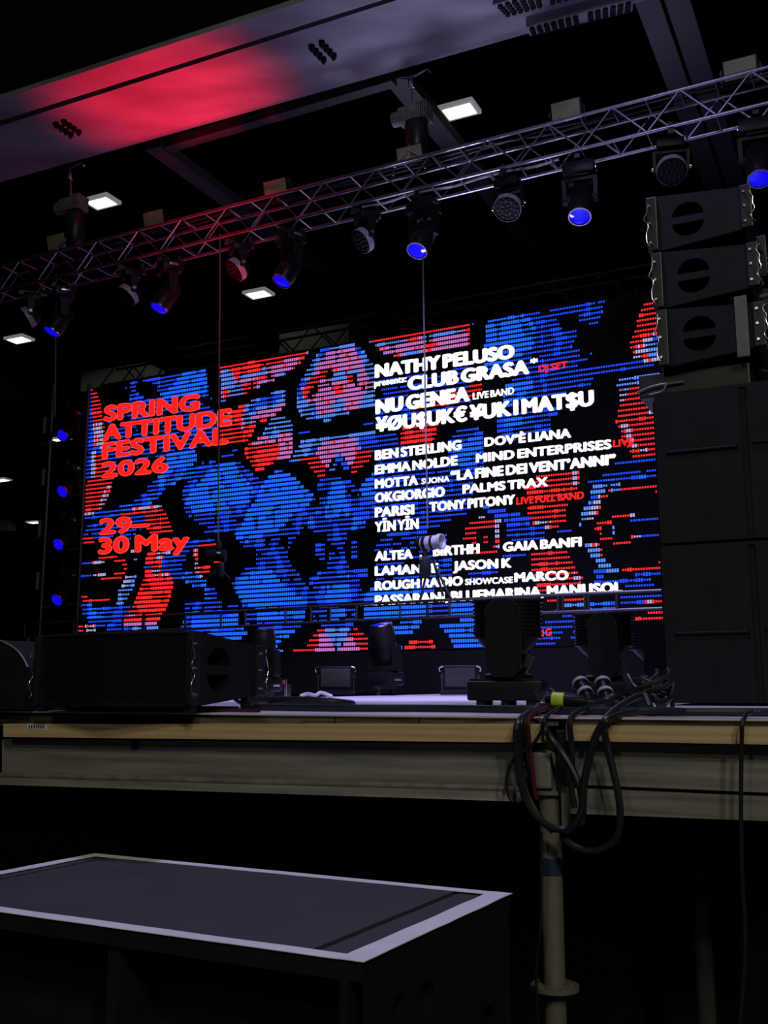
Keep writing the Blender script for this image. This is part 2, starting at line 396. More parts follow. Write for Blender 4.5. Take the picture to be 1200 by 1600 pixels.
# the hole with torn rim and the orange chalk mark
hp = sp(211, 1163, 0.016)
MB().lathe([(0.0, 0), (0.016, 0), (0.019, 0.004), (0.012, 0.006), (0.0, 0.002)], Matrix.Translation(hp) @ Matrix.Rotation(-YAW, 4, 'Z') @ Matrix.Rotation(math.pi / 2, 4, 'X'), 9).build('bolt_hole', M_void, bl, world=True)
M_chalk = mat('faded_orange_chalk', (0.30, 0.14, 0.05), 0.8, noise=((60, 60, 60), (0.24, 0.16, 0.08), 0.7))
mb = MB()
for q in ([(1082, 1184), (1156, 1186), (1156, 1189), (1082, 1187)], [(1156, 1176), (1161, 1176), (1161, 1191), (1156, 1191)]):
    mb.prism([sp(x, y, 0.0185) for x, y in q], ND * 0.0012)
mb.build('chalk_mark', M_chalk, br, world=True)
# black void behind the beams under the stage: an added black sheet stands in for the shade
sk = MB(); a, b = sp(-250, 1200, 0.9), sp(1480, 1200, 0.9)
sk.prism([Vector((a.x, a.y, 0)), Vector((b.x, b.y, 0)), Vector((b.x, b.y, ZF - 0.08)), Vector((a.x, a.y, ZF - 0.08))], ND * 0.02)
tag(sk.build('understage_dark_sheet', M_hall), 'added black sheet standing in for the dark under the stage', 'dark sheet')

# ------------------------------------------------------------------ scaffold standard at the joint of the two beams
pc = sp(863, 1400, 0.03)
base = Vector((pc.x, pc.y, 0))
sc = thing('scaffold_post', 'weathered round steel scaffold post carrying the joint of the stage beams', 'scaffold post', tuple(base))
ztop = sp(863, 1170).z
r_ = 0.032
def zz(y): return sp(863, y).z
MB().tube(base + UP * 0.02, base + UP * ztop, r_, 20).build('tube', M_post, sc, smooth=True, world=True)
def rosette(z, r):
    m = Matrix.Translation(base + UP * z)
    mb = MB(); prof = []
    outer = arc(0, 0, r, r, 0, 351, 39)
    holes = []
    for k in range(8):
        a0 = 45 * k; rr = r * 0.62; hw = 13 if k % 2 else 10
        holes.append([(r * 0.56 * math.cos(math.radians(a0 - hw)), r * 0.56 * math.sin(math.radians(a0 - hw))), (r * 0.86 * math.cos(math.radians(a0 - hw)), r * 0.86 * math.sin(math.radians(a0 - hw))),
                      (r * 0.86 * math.cos(math.radians(a0 + hw)), r * 0.86 * math.sin(math.radians(a0 + hw))), (r * 0.56 * math.cos(math.radians(a0 + hw)), r * 0.56 * math.sin(math.radians(a0 + hw)))])
    mb.holed(outer, holes, lambda x, y, d: m @ Vector((x, y, 0.006 - d)), 0.008)
    vs = [(x, y) for x, y in outer]
    A = [mb.bm.verts.new(m @ Vector((x, y, 0.006))) for x, y in vs]; B = [mb.bm.verts.new(m @ Vector((x, y, -0.006))) for x, y in vs]
    n = len(A)
    for k in range(n): mb.bm.faces.new((A[k], A[(k + 1) % n], B[(k + 1) % n], B[k]))
    mb.bm.faces.new(B)
    return mb.build('rosette', M_post, sc, world=True)
rosette(zz(1546), 0.071); rosette(zz(1239), 0.048)
MB().tube(base + UP * zz(1368), base + UP * zz(1342), 0.035, 20).build('tape_band', mat('dark_blue_tape', (0.02, 0.03, 0.07), 0.4, noise=((30, 30, 30), (0.01, 0.015, 0.03), 0.6)), sc, smooth=True, world=True)
# head of the post: wedge block, spigot plate and bracket
MB().box(base + UP * ((zz(1175) + zz(1232)) / 2) - ND * 0.03 - SD * 0.008, (0.06, 0.05, zz(1175) - zz(1232)), Matrix.Rotation(-YAW, 3, 'Z'), 0.008).build('wedge_head', M_steel, sc, world=True)
MB().box(base + UP * ((zz(1140) + zz(1240)) / 2) + SD * 0.05 - ND * 0.01, (0.03, 0.05, zz(1140) - zz(1240)), Matrix.Rotation(-YAW, 3, 'Z'), 0.004).build('bracket', M_dark_alu, sc, world=True)
MB().box(base + UP * ((zz(1150) + zz(1176)) / 2) - SD * 0.005 - ND * 0.02, (0.11, 0.03, 0.03), Matrix.Rotation(-YAW, 3, 'Z'), 0.004).build('top_plate', M_dark_alu, sc, world=True)
MB().box(base + UP * zz(1262) + SD * 0.055 - ND * 0.02, (0.022, 0.03, 0.13), Matrix.Rotation(-YAW, 3, 'Z'), 0.003).build('wedge_pin', M_steel, sc, world=True)
pb = P(1095, 1400, 3.55); pb.z = 0
s2 = thing('scaffold_post', 'dim scaffold post standing in the dark under the stage, right of the front one', 'scaffold post', tuple(pb))
MB().tube(pb + UP * 0.02, pb + UP * (ZF - 0.05), 0.03, 16).build('tube', M_post_shaded, s2, smooth=True, world=True)
MB().lathe([(0.03, 0.25), (0.065, 0.25), (0.065, 0.262), (0.03, 0.262)], Matrix.Translation(pb), 20).build('rosette', M_post_shaded, s2, world=True)

# ------------------------------------------------------------------ the subwoofer cabinet in front of the stage
ZS = 1.04
fr, brr, bll = PZ(567, 1508, ZS), PZ(798, 1400, ZS), PZ(95, 1347, ZS)
ue = (brr - fr); ue.z = 0; dl = ue.length; ue.normalize()              # away from us
uf = (bll - brr).normalized(); uf = (uf - ue * uf.dot(ue)).normalized()     # along to the left
wl = (bll - brr).dot(uf)
org = Vector((fr.x, fr.y, 0))
def sbp(a, b, z): return org + uf * a + ue * b + UP * z
ang = math.atan2(-uf.y, -uf.x)
sub = thing('subwoofer', 'large black subwoofer cabinet with white tape around its top in front of the stage', 'subwoofer', tuple(sbp(wl / 2, dl / 2, 0)), (0, 0, ang))
mb = MB()
t_ = 0.02
def bx(a0, a1, b0, b1, z0, z1): mb.prism([sbp(a0, b0, z0), sbp(a1, b0, z0), sbp(a1, b1, z0), sbp(a0, b1, z0)], (0, 0, z1 - z0))
bx(0, wl, 0, dl, ZS - 0.035, ZS); bx(0, wl, 0, dl, 0.02, 0.055); bx(0.035, wl, dl - t_, dl, 0.055, ZS - 0.035); bx(wl - t_, wl, 0, dl - t_, 0.055, ZS - 0.035)
bx(0.035, wl - t_, 0.16, 0.19, 0.055, ZS - 0.035)
mb.build('cabinet', M_cab, sub, world=True)
mb = MB(); bx(0.035, 0.0551, 0.0, 0.16, 0.055, ZS - 0.035); mb.build('divider', M_cab, sub, world=True)
mb = MB(); bx(wl * 0.435, wl * 0.435 + 0.035, 0.012, 0.16, 0.055, ZS - 0.035); mb.build('divider', M_cab, sub, world=True)
# right-hand side panel with slots and a seam
def sidepx(px, py):
    q = PP(px, py, (org, -uf)); d = q - org
    return (d.dot(ue), q.z)
mb = MB()
outer = [(0, 0.055), (dl - 0.02, 0.055), (dl - 0.02, ZS - 0.035), (0, ZS - 0.035)]
def slot(x0, x1, top, bot): 
    c = (x0 + x1) / 2; r = (x1 - x0) / 2
    return arc(c, top - r * 0.9, r, r * 0.9, 0, 180, 10) + arc(c, bot + r * 0.9, r, r * 0.9, 180, 360, 10)
holes = []
for xa, xb, yt, hgt in ((613, 634, 1552, 0.19), (650, 680, 1532, 0.24), (746, 775, 1573, 0.19)):
    x0, z0 = sidepx(xa, yt); x1, z1 = sidepx(xb, yt - 2); holes.append(slot(x0, x1, (z0 + z1) / 2, (z0 + z1) / 2 - hgt))
xs0, _ = sidepx(701, 1480); xs1, _ = sidepx(708, 1480)
holes.append([(xs0, 0.07), (xs1, 0.07), (xs1, ZS - 0.045), (xs0, ZS - 0.045)])
mb.holed(outer, holes, lambda x, z, d: sbp(d, x, z), 0.03)
mb.build('side_panel', M_cab, sub, world=True)
# black inset line on the top: grooves near both ends, raised centre panel
def top_slab(px, z, h, m, name):
    q = [PZ(x, y, z) for x, y in px]
    return MB().prism(q, (0, 0, h)).build(name, m, sub, world=True)
M_toppanel = mat('dark_matt_top_panel', (0.060, 0.058, 0.066), 0.6, spec=0.2, noise=((4, 4, 4), (0.046, 0.046, 0.052), 0.7), bump=((60, 60, 60), 0.15))
i_ = 0.062
def tq(a0, a1, b0, b1): return [sbp(a0, b0, ZS), sbp(a1, b0, ZS), sbp(a1, b1, ZS), sbp(a0, b1, ZS)]
g0, g1 = 0.155, wl - 0.1
MB().prism(tq(g0, g1, 0.03, dl - 0.03), (0, 0, 0.004)).build('top_panel', M_toppanel, sub, world=True)
MB().prism(tq(0.03, g0 - 0.02, 0.03, dl - 0.05), (0, 0, 0.003)).build('top_panel', M_toppanel, sub, world=True)
MB().prism(tq(g1 + 0.02, wl - 0.03, 0.03, dl - 0.05), (0, 0, 0.003)).build('top_panel', M_toppanel, sub, world=True)
def tape(a, b, wdt, wob, nrm, drop=0.0):
    """a tape strip from a to b (wdt wide to the side nrm), wavy at the inner edge"""
    n = 14; L1, L2 = [], []
    rr = random.Random(int(a.x * 1000))
    for k in range(n + 1):
        p = a.lerp(b, k / n); L1.append(p + nrm * rr.uniform(-wob, wob) * 0.7); L2.append(p + nrm * (wdt + rr.uniform(-wob, wob)))
    mb = MB(); bmx = mb.bm
    V = [[bmx.verts.new(p + UP * h) for p in Lk] for h in (0.0052, 0.0070) for Lk in (L1, L2)]
    for k in range(n):
        bmx.faces.new((V[2][k], V[2][k + 1], V[3][k + 1], V[3][k])); bmx.faces.new((V[0][k], V[1][k], V[1][k + 1], V[0][k + 1]))
        bmx.faces.new((V[0][k], V[0][k + 1], V[2][k + 1], V[2][k])); bmx.faces.new((V[1][k + 1], V[1][k], V[3][k], V[3][k + 1]))
    bmx.faces.new((V[0][0], V[2][0], V[3][0], V[1][0])); bmx.faces.new((V[0][n], V[1][n], V[3][n], V[2][n]))
    mb.build('tape_strip', M_tape, sub, world=True)
tape(sbp(-0.003, -0.003, ZS), sbp(wl, -0.003, ZS), 0.045, 0.0022, ue)
tape(sbp(-0.003, dl, ZS + .0005), sbp(wl, dl, ZS + .0005), 0.040, 0.0022, -ue)
tape(sbp(-0.004, -0.004, ZS + .001), sbp(-0.004, dl, ZS + .001), 0.062, 0.0022, uf)
tape(sbp(wl, 0, ZS + .001), sbp(wl, dl, ZS + .001), 0.045, 0.0022, -uf)

# ------------------------------------------------------------------ the LED wall
LP = (LEDP, ND)
def lp(px, py, off=0.0): return PP(px, py, (LEDP - ND * off, ND))
TL, BL = lp(138, 607.5), lp(121, 1029); 
TR0, BR0 = lp(1015, 455), lp(1042, 1005)
ext = 0.35
TR = TR0 + (TR0 - TL).normalized() * ext; BR = BR0 + (BR0 - BL).normalized() * ext
wall = thing('led_wall', 'big lit LED wall with red festival title and white band names behind the stage', 'screen', tuple((BL + BR) / 2 + ND * 0.05), (0, 0, -YAW))
M_screen = mat('black_led_panel', (0.006, 0.006, 0.008), 0.55, noise=((25, 25, 25), (0.004, 0.004, 0.005), 0.5), spec=0.05)
MB().prism([TL, TR, BR, BL], ND * 0.09).build('screen_panel', M_screen, wall, world=True)
for a, b in ((TL, BL), (TR, BR), (TL, TR), (BL, BR)):
    MB().tube(a + ND * 0.03, b + ND * 0.03, 0.012, 8).build('edge_profile', M_dark_alu, wall, world=True)
# the cloth covered plinth the screen stands on
q0, q1 = Vector((BL.x, BL.y, 0)), Vector((BR.x, BR.y, 0))
bz0, bz1 = deck_z(BL) + 0.0, deck_z(BR) + 0.0
MB().hull([Vector((q0.x, q0.y, bz0)), Vector((q1.x, q1.y, bz1)), Vector((q1.x, q1.y, bz1)) + ND * 0.5, Vector((q0.x, q0.y, bz0)) + ND * 0.5],
          [BL - UP * 0.015, BR - UP * 0.015, BR - UP * 0.015 + ND * 0.5, BL - UP * 0.015 + ND * 0.5]).build('plinth', M_hall, wall, world=True)

def led_mat(name, col, power):
    return mat(name, (0.01, 0.01, 0.01), 0.6, emit=col, power=power * LED_POWER, spec=0.05)
LM = {'b': led_mat('led_blue', (0.012, 0.070, 1.0), 1.25), 'c': led_mat('led_bright_blue', (0.010, 0.115, 1.0), 1.6), 'r': led_mat('led_red', (1.0, 0.020, 0.022), 1.5),
      'p': led_mat('led_pink', (0.52, 0.15, 0.50), 1.3), 'w': led_mat('led_pale', (0.50, 0.45, 0.85), 1.0), 'l': led_mat('led_light_blue', (0.09, 0.25, 0.95), 1.25)}
KEYS = list(LM)
# regions of the moving picture: (kind, outline).  Later ones cover earlier ones.
ART = [
 # left edge
 ('s', [(136, 606), (146, 606), (148, 660), (160, 700), (160, 748), (131, 748), (133, 690)]),
 ('r', [(143, 608), (150, 612), (158, 630), (163, 665), (164, 700), (156, 700), (148, 680), (144, 640)]),
 ('w', [(146, 660), (158, 660), (163, 684), (163, 700), (146, 700)]),
 ('w', [(143, 705), (151, 705), (151, 748), (141, 748)]), ('r', [(150, 712), (170, 712), (170, 748), (150, 748)]),
 ('r', [(137, 747), (179, 745), (173, 765), (167, 782), (158, 797), (131, 800), (133, 770)]),
 ('w', [(167, 757), (175, 757), (166, 782), (156, 798), (148, 799), (158, 782)]), 
 ('w', [(131, 799), (148, 799), (147, 806), (131, 807)]), ('b', [(147, 800), (207, 798), (205, 806), (150, 808)]), ('b', [(128, 808), (155, 807), (155, 813), (128, 815)]),
 ('b', [(137, 821), (150, 818), (152, 836), (131, 838)]), ('r', [(128, 841), (153, 839), (153, 844), (142, 850), (130, 850)]),
 # blue block at upper left
 ('s', [(192, 602), (250, 588), (322, 575), (326, 610), (322, 640), (200, 655), (203, 620)]),
 ('C', [(262, 610), (285, 584), (322, 576), (324, 606), (322, 618), (270, 622), (240, 622)]),
 ('k', [(212, 598), (246, 600), (246, 618), (226, 622), (212, 612)]),
 ('v', [(170, 640), (330, 620), (345, 690), (300, 705), (165, 745)]),
 ('B', [(300, 668), (345, 640), (348, 650), (310, 690), (262, 700), (240, 700)]),
 ('C', [(262, 708), (303, 698), (309, 720), (296, 731), (252, 741), (260, 722)]),
 ('B', [(250, 742), (296, 729), (330, 720), (345, 722), (350, 735), (310, 746), (265, 758), (235, 770), (228, 764)]),
 ('k', [(305, 700), (352, 692), (345, 714), (322, 726), (310, 720)]),
 # arc below
 ('B', [(204, 805), (160, 806), (176, 795), (205, 785), (230, 768), (252, 748), (292, 735), (296, 740), (256, 765), (250, 776), (228, 795)]),
 ('w', [(205, 796), (225, 790), (251, 787), (253, 794), (230, 799), (210, 803)]),
 ('r', [(195, 800), (255, 793), (263, 812), (271, 832), (238, 836), (226, 822), (205, 812), (180, 810)]),
 ('v', [(135, 832), (160, 815), (226, 806), (225, 822), (205, 842), (150, 845)]),
 # ring (eye) at lower left
 ('b', [(126, 878), (144, 877), (145, 883), (126, 884)]), ('w', [(145, 878), (165, 877), (165, 882), (145, 883)]),
 ('b', [(126, 898), (144, 897), (145, 903), (126, 903)]), ('w', [(145, 898), (165, 897), (165, 902), (145, 903)]),
 ('r', [(155, 869), (184, 868), (184, 875), (155, 875)]), ('r', [(180, 874), (197, 872), (200, 892), (193, 893), (192, 880), (180, 880)]),
 ('r', [(178, 895), (195, 893), (196, 900), (182, 907), (158, 908), (158, 903), (178, 901)]),
 ('w', [(204, 856), (214, 856), (214, 864), (204, 866)]), ('l', [(207, 868), (214, 868), (214, 878), (209, 878)]),
 ('l', [(207, 895), (214, 894), (213, 905), (206, 923), (199, 938), (188, 946), (180, 944), (186, 930), (184, 924), (197, 912)]), ('w', [(196, 898), (208, 897), (200, 918), (188, 922)]),
 ('r', [(124, 940), (172, 934), (172, 940), (124, 944)]), ('r', [(127, 931), (138, 931), (138, 935), (127, 936)]),
 ('B', [(126, 945), (150, 944), (190, 946), (206, 943), (204, 962), (190, 966), (178, 973), (150, 973), (130, 961)]),
 ('k', [(145, 944), (165, 942), (165, 947), (145, 948)]),
 ('b', [(137, 970), (165, 968), (165, 984), (137, 984)]), ('w', [(134, 975), (150, 977), (150, 987), (134, 985)]), ('r', [(121, 977), (131, 977), (131, 989), (121, 989)]),
 ('B', [(167, 970), (220, 966), (220, 985), (168, 988)]),
 # the red leaf
 ('R', [(231, 866), (250, 862), (262, 878), (270, 900), (271, 918), (266, 935), (258, 955), (248, 970), (232, 972), (195, 972), (192, 966), (207, 950), (216, 925), (224, 905), (230, 885), (225, 875)]),
 ('w', [(247, 861), (266, 859), (266, 866), (247, 868)]), ('w', [(243, 869), (258, 868), (258, 874), (243, 876)]),
 ('p', [(193, 973), (246, 970), (246, 978), (193, 980)]), ('l', [(193, 980), (249, 979), (249, 984), (193, 985)]), ('w', [(205, 956), (216, 955), (216, 964), (196, 968)]),
 ('k', [(222, 960), (228, 960), (228, 990), (222, 990)]),
 ('b', [(258, 868), (284, 866), (285, 893), (298, 893), (298, 905), (272, 906), (262, 893), (252, 894), (252, 874)]), ('b', [(225, 880), (238, 879), (238, 890), (225, 890)]),
 ('w', [(243, 890), (265, 894), (263, 900), (243, 902), (238, 892)]),
 # ring at (320, 880)
 ('b', [(286, 848), (335, 838), (335, 846), (300, 856), (292, 864), (290, 880), (284, 880), (284, 856)]),
 ('r', [(310, 852), (340, 848), (340, 853), (315, 858)]), ('w', [(303, 858), (311, 856), (311, 890), (318, 902), (310, 905), (303, 898)]),
 ('r', [(313, 882), (329, 880), (328, 897), (316, 900), (312, 892)]), ('r', [(334, 876), (346, 874), (346, 882), (334, 884)]),
 ('B', [(286, 896), (300, 894), (322, 906), (322, 916), (300, 916), (286, 906)]), ('B', [(320, 917), (334, 914), (339, 928), (338, 938), (318, 940)]),
 # lower blue at left
 ('b', [(310, 942), (346, 938), (346, 952), (310, 956)]), ('s', [(290, 940), (320, 940), (320, 958), (290, 958)]),
 ('B', [(282, 978), (290, 960), (345, 953), (372, 940), (372, 975), (345, 982), (283, 982)]), ('C', [(300, 968), (372, 960), (372, 980), (300, 980)]),
 ('B', [(280, 985), (380, 978), (380, 984), (290, 989)]), ('C', [(300, 992), (386, 984), (387, 990), (374, 999), (340, 999), (320, 997)]),
 # big blue leaf at left
 ('s', [(300, 746), (330, 720), (372, 720), (420, 760), (420, 800), (380, 830), (326, 832), (312, 820), (288, 800), (284, 766)]),
 ('C', [(322, 743), (340, 726), (366, 722), (378, 744), (392, 758), (400, 770), (388, 785), (352, 795), (300, 800), (296, 788), (286, 786), (300, 765)]),
 ('s', [(300, 806), (380, 792), (378, 806), (356, 815), (332, 826), (318, 826)]), ('b', [(318, 826), (335, 823), (335, 834), (318, 836)]),
 # middle blue leaf
 ('s', [(424, 742), (434, 731), (448, 738), (480, 764), (492, 775), (500, 795), (490, 815), (470, 830), (455, 850), (448, 872), (402, 874), (402, 860), (384, 856), (368, 842), (366, 828), (382, 800), (400, 770), (410, 750)]),
 ('C', [(416, 748), (434, 734), (460, 744), (476, 762), (490, 774), (484, 790), (456, 805), (444, 820), (432, 832), (408, 838), (386, 848), (369, 842), (368, 834), (378, 822), (384, 802), (400, 780), (405, 762)]),
 ('s', [(402, 860), (448, 858), (452, 876), (470, 902), (486, 925), (500, 940), (476, 945), (380, 950), (370, 930), (362, 912), (384, 888), (400, 882)]),
 ('C', [(386, 892), (410, 888), (430, 895), (444, 915), (468, 932), (482, 942), (474, 971), (402, 974), (398, 950), (382, 944), (372, 930), (366, 910)]),
 ('b', [(380, 950), (400, 950), (402, 974), (384, 975)]),
 ('s', [(402, 972), (474, 971), (470, 986), (404, 990)]), ('C', [(410, 984), (466, 980), (456, 994), (412, 998)]), ('B', [(414, 998), (446, 994), (440, 1004), (432, 1011), (424, 1012)]),
 ('r', [(420, 1011), (432, 1013), (434, 1024), (420, 1024)]), ('l', [(432, 1012), (444, 1013), (444, 1022), (434, 1022)]),
 # pink band at the upper left of the middle
 ('M', [(343, 573), (482, 550), (469, 567), (456, 582), (424, 596), (395, 610), (360, 625), (345, 632), (345, 606)]), ('P', [(390, 584), (468, 556), (466, 566), (450, 580), (400, 592), (372, 600)]),
 ('r', [(343, 573), (480, 550), (480, 553), (344, 577)]), ('l', [(373, 585), (396, 581), (396, 588), (373, 592)]),
 ('M', [(364, 640), (400, 622), (448, 607), (447, 630), (437, 645), (415, 658), (402, 664), (388, 690), (370, 695), (346, 692), (346, 652)]),
 ('l', [(395, 628), (446, 610), (444, 622), (400, 640), (372, 642)]), ('P', [(405, 643), (446, 630), (438, 644), (412, 656), (380, 662)]),
 ('r', [(345, 664), (378, 660), (380, 690), (345, 694)]),
 ('l', [(425, 654), (450, 652), (458, 664), (459, 680), (424, 690), (404, 690)]), ('P', [(434, 680), (459, 676), (459, 700), (452, 720), (432, 718), (432, 694)]),
 ('R', [(384, 698), (395, 690), (432, 692), (436, 702), (433, 718), (424, 728), (400, 738), (393, 725), (383, 712)]),
 ('P', [(392, 691), (408, 683), (430, 684), (432, 693), (396, 697)]),
 ('b', [(345, 714), (372, 700), (372, 708), (356, 716)]),
 # the pale blob
 ('l', [(503, 545), (491, 561), (480, 577), (468, 600), (463, 611), (463, 637), (469, 650), (475, 655), (520, 650), (588, 637), (587, 617), (585, 574), (570, 548), (553, 537)]),
 ('P', [(514, 548), (550, 540), (564, 560), (577, 590), (584, 596), (582, 606), (570, 612), (561, 640), (500, 650), (486, 634), (474, 622), (470, 606), (484, 596), (497, 570)]),
 ('o', [(487, 585), (520, 578), (522, 588), (500, 596), (496, 612), (482, 622), (470, 618), (478, 604)]), ('o', [(538, 582), (556, 584), (562, 602), (572, 608), (560, 606), (544, 594)]), ('o', [(516, 600), (536, 602), (536, 614), (520, 612)]),
 ('l', [(466, 634), (494, 630), (496, 650), (474, 654)]), ('r', [(516, 543), (540, 539), (540, 541), (516, 545)]),
 ('b', [(468, 674), (486, 671), (486, 680), (463, 683)]), ('b', [(492, 676), (512, 674), (512, 678), (492, 680)]), ('b', [(541, 669), (585, 660), (585, 667), (541, 673)]), ('l', [(502, 656), (518, 653), (518, 657), (502, 658)]),
 # the double V below it
 ('l', [(452, 722), (470, 690), (586, 672), (592, 700), (560, 712), (500, 712), (470, 722)]),
 ('P', [(492, 705), (505, 690), (548, 684), (560, 690), (558, 715), (550, 728), (546, 726), (530, 708), (520, 716), (512, 735), (500, 725)]),
 ('r', [(462, 715), (500, 709), (510, 728), (510, 740), (503, 748), (490, 738), (480, 722)]), ('r', [(557, 708), (590, 700), (576, 722), (562, 732), (552, 742), (548, 734)]),
 ('P', [(500, 705), (516, 700), (516, 724), (508, 726), (500, 718)]),
 ('l', [(512, 738), (520, 728), (528, 714), (536, 714), (548, 738), (540, 736), (530, 722), (520, 740)]),
 # centre column
 ('s', [(496, 752), (510, 745), (545, 748), (560, 764), (570, 800), (572, 826), (480, 830), (484, 810), (500, 790)]),
 ('k', [(560, 735), (586, 720), (584, 750), (570, 760), (562, 758)]),
 ('C', [(516, 756), (535, 750), (541, 764), (541, 776), (546, 790), (547, 803), (536, 810), (510, 810), (508, 795), (513, 775)]),
 ('B', [(482, 815), (572, 806), (572, 820), (540, 832), (512, 832), (484, 830)]),
 ('k', [(490, 833), (510, 832), (510, 845), (490, 845)]),
 ('s', [(510, 832), (543, 832), (543, 846), (510, 848)]), 
 ('s', [(494, 850), (508, 850), (508, 876), (494, 876)]), ('s', [(516, 848), (540, 848), (540, 878), (516, 878)]), ('s', [(548, 846), (560, 846), (560, 874), (548, 874)]), 
 ('s', [(510, 878), (545, 878), (545, 892), (510, 894)]), ('B', [(482, 900), (510, 892), (545, 890), (574, 890), (574, 904), (540, 912), (484, 912)]),
 ('s', [(490, 910), (560, 905), (568, 930), (566, 945), (500, 950), (486, 940)]), ('C', [(512, 912), (544, 908), (548, 930), (540, 945), (516, 948), (508, 935)]), 
 ('s', [(486, 950), (512, 948), (512, 972), (490, 972)]), ('C', [(517, 948), (540, 946), (540, 968), (518, 970)]), ('s', [(540, 946), (556, 946), (556, 972), (540, 972)]),
 ('s', [(500, 974), (552, 970), (550, 990), (530, 1010), (505, 990)]),
 ('C', [(572, 745), (586, 740), (586, 775), (572, 782), (562, 768)]), ('s', [(560, 782), (587, 770), (587, 812), (566, 812)]), ('B', [(566, 925), (587, 918), (587, 950), (570, 950)]),
 # red and pink at the foot
 ('r', [(446, 1019), (456, 1017), (478, 1010), (484, 998), (490, 990), (501, 982), (507, 985), (507, 1000), (522, 1024), (446, 1025)]), ('p', [(500, 992), (510, 990), (516, 1000), (524, 1012), (524, 1023), (486, 1023), (498, 1008)]),
 ('r', [(526, 1022), (547, 990), (553, 981), (565, 984), (574, 996), (577, 1021)]), ('p', [(527, 1021), (539, 1000), (545, 992), (553, 992), (555, 1008), (567, 1018), (560, 1021)]),
 ('l', [(506, 985), (520, 982), (540, 982), (548, 984), (538, 1002), (528, 1016), (518, 1002)]),
 # blue block and pink block along the top right
 ('M', [(575, 533), (735, 505), (735, 540), (680, 552), (607, 557), (592, 546)]), ('P', [(588, 541), (660, 530), (668, 546), (607, 556)]), ('r', [(580, 532), (733, 505), (733, 508), (582, 536)]), ('p', [(690, 528), (730, 522), (732, 542), (680, 550)]),
 ('b', [(737, 503), (742, 502), (742, 507), (737, 508)]),
 ('s', [(761, 500), (945, 468), (938, 500), (928, 530), (880, 565), (760, 580), (757, 545)]), ('k', [(870, 498), (905, 490), (904, 512), (880, 518)]), ('k', [(905, 512), (940, 505), (930, 560), (890, 562), (898, 530)]),
 ('C', [(761, 500), (826, 492), (838, 512), (836, 540), (815, 555), (757, 585), (757, 545)]),
 ('b', [(800, 575), (905, 545), (910, 560), (840, 590), (800, 596)]), ('s', [(900, 560), (925, 552), (925, 560), (900, 565)]),
 ('b', [(820, 590), (880, 572), (945, 570), (1020, 558), (1024, 576), (985, 580), (930, 588), (922, 604), (850, 622), (790, 632), (795, 605)]), ('C', [(790, 602), (830, 590), (834, 615), (800, 640), (785, 640)]),
 ('B', [(780, 648), (880, 636), (878, 642), (862, 655), (860, 672), (790, 690), (775, 672)]), ('C', [(785, 650), (830, 645), (838, 662), (790, 672)]),
 ('B', [(700, 692), (716, 668), (735, 666), (756, 672), (757, 735), (735, 742), (715, 748), (700, 735)]), ('C', [(710, 690), (752, 684), (752, 722), (720, 730), (705, 715)]),
 ('s', [(586, 735), (700, 725), (740, 750), (735, 800), (700, 815), (590, 830)]), ('B', [(646, 790), (705, 782), (706, 812), (660, 835), (640, 830), (652, 808)]),
 ('s', [(586, 640), (735, 610), (735, 632), (650, 655), (586, 675)]), ('v', [(586, 592), (735, 570), (735, 610), (640, 618), (586, 640)]), ('r', [(735, 603), (752, 598), (753, 622), (730, 626), (640, 645), (640, 640)]),
 ('s', [(560, 685), (620, 672), (622, 694), (588, 705), (566, 705)]), ('R', [(626, 672), (646, 662), (687, 656), (680, 684), (676, 694), (624, 699)]),
 ('s', [(604, 834), (650, 826), (650, 862), (618, 862)]), ('v', [(586, 845), (700, 835), (700, 905), (640, 930), (587, 935)]), ('B', [(587, 918), (680, 900), (680, 925), (587, 945)]), ('s', [(686, 872), (708, 870), (706, 902), (684, 905)]), ('s', [(730, 890), (780, 884), (780, 900), (735, 906)]),
 ('C', [(570, 946), (742, 938), (742, 964), (570, 968)]), ('s', [(668, 940), (702, 938), (702, 964), (668, 966)]),
 ('C', [(586, 976), (658, 970), (655, 980), (644, 988), (622, 996), (606, 992), (592, 984)]), ('C', [(680, 974), (744, 966), (742, 985), (754, 1002), (754, 1014), (708, 1016), (706, 1002), (694, 984)]),
 ('R', [(640, 1001), (648, 998), (664, 996), (676, 1000), (681, 1016), (626, 1018), (632, 1010)]), ('l', [(612, 1011), (628, 1006), (628, 1018), (612, 1019)]),
 # far right red shapes
 ('r', [(1007, 472), (1030, 466), (1034, 540), (1018, 560), (988, 560), (985, 537), (990, 520), (1000, 490)]), ('w', [(1004, 532), (1030, 515), (1034, 562), (985, 566), (990, 552)]), ('l', [(1012, 538), (1032, 520), (1034, 560), (1012, 560)]),
 ('l', [(964, 600), (972, 588), (1028, 580), (1034, 600), (1034, 640), (1018, 640), (990, 610), (968, 628)]), ('r', [(984, 603), (1014, 596), (1022, 640), (1036, 660), (1036, 712), (992, 720), (982, 700), (972, 682), (963, 660), (964, 640), (975, 622)]),
 ('w', [(968, 612), (982, 604), (978, 622), (966, 632)]), ('w', [(1010, 608), (1024, 600), (1028, 648), (1014, 650)]), ('w', [(970, 664), (982, 664), (998, 706), (988, 702), (978, 684)]),
 ('b', [(960, 722), (992, 718), (1036, 708), (1036, 722), (962, 732)]), ('w', [(994, 702), (1012, 700), (1012, 708), (994, 710)]),
 ('b', [(912, 757), (935, 744), (1036, 726), (1036, 742), (1010, 746), (996, 751), (944, 756)]), ('B', [(945, 746), (1010, 742), (1010, 750), (945, 754)]), ('k', [(1000, 730), (1008, 729), (1008, 740), (1000, 741)]),
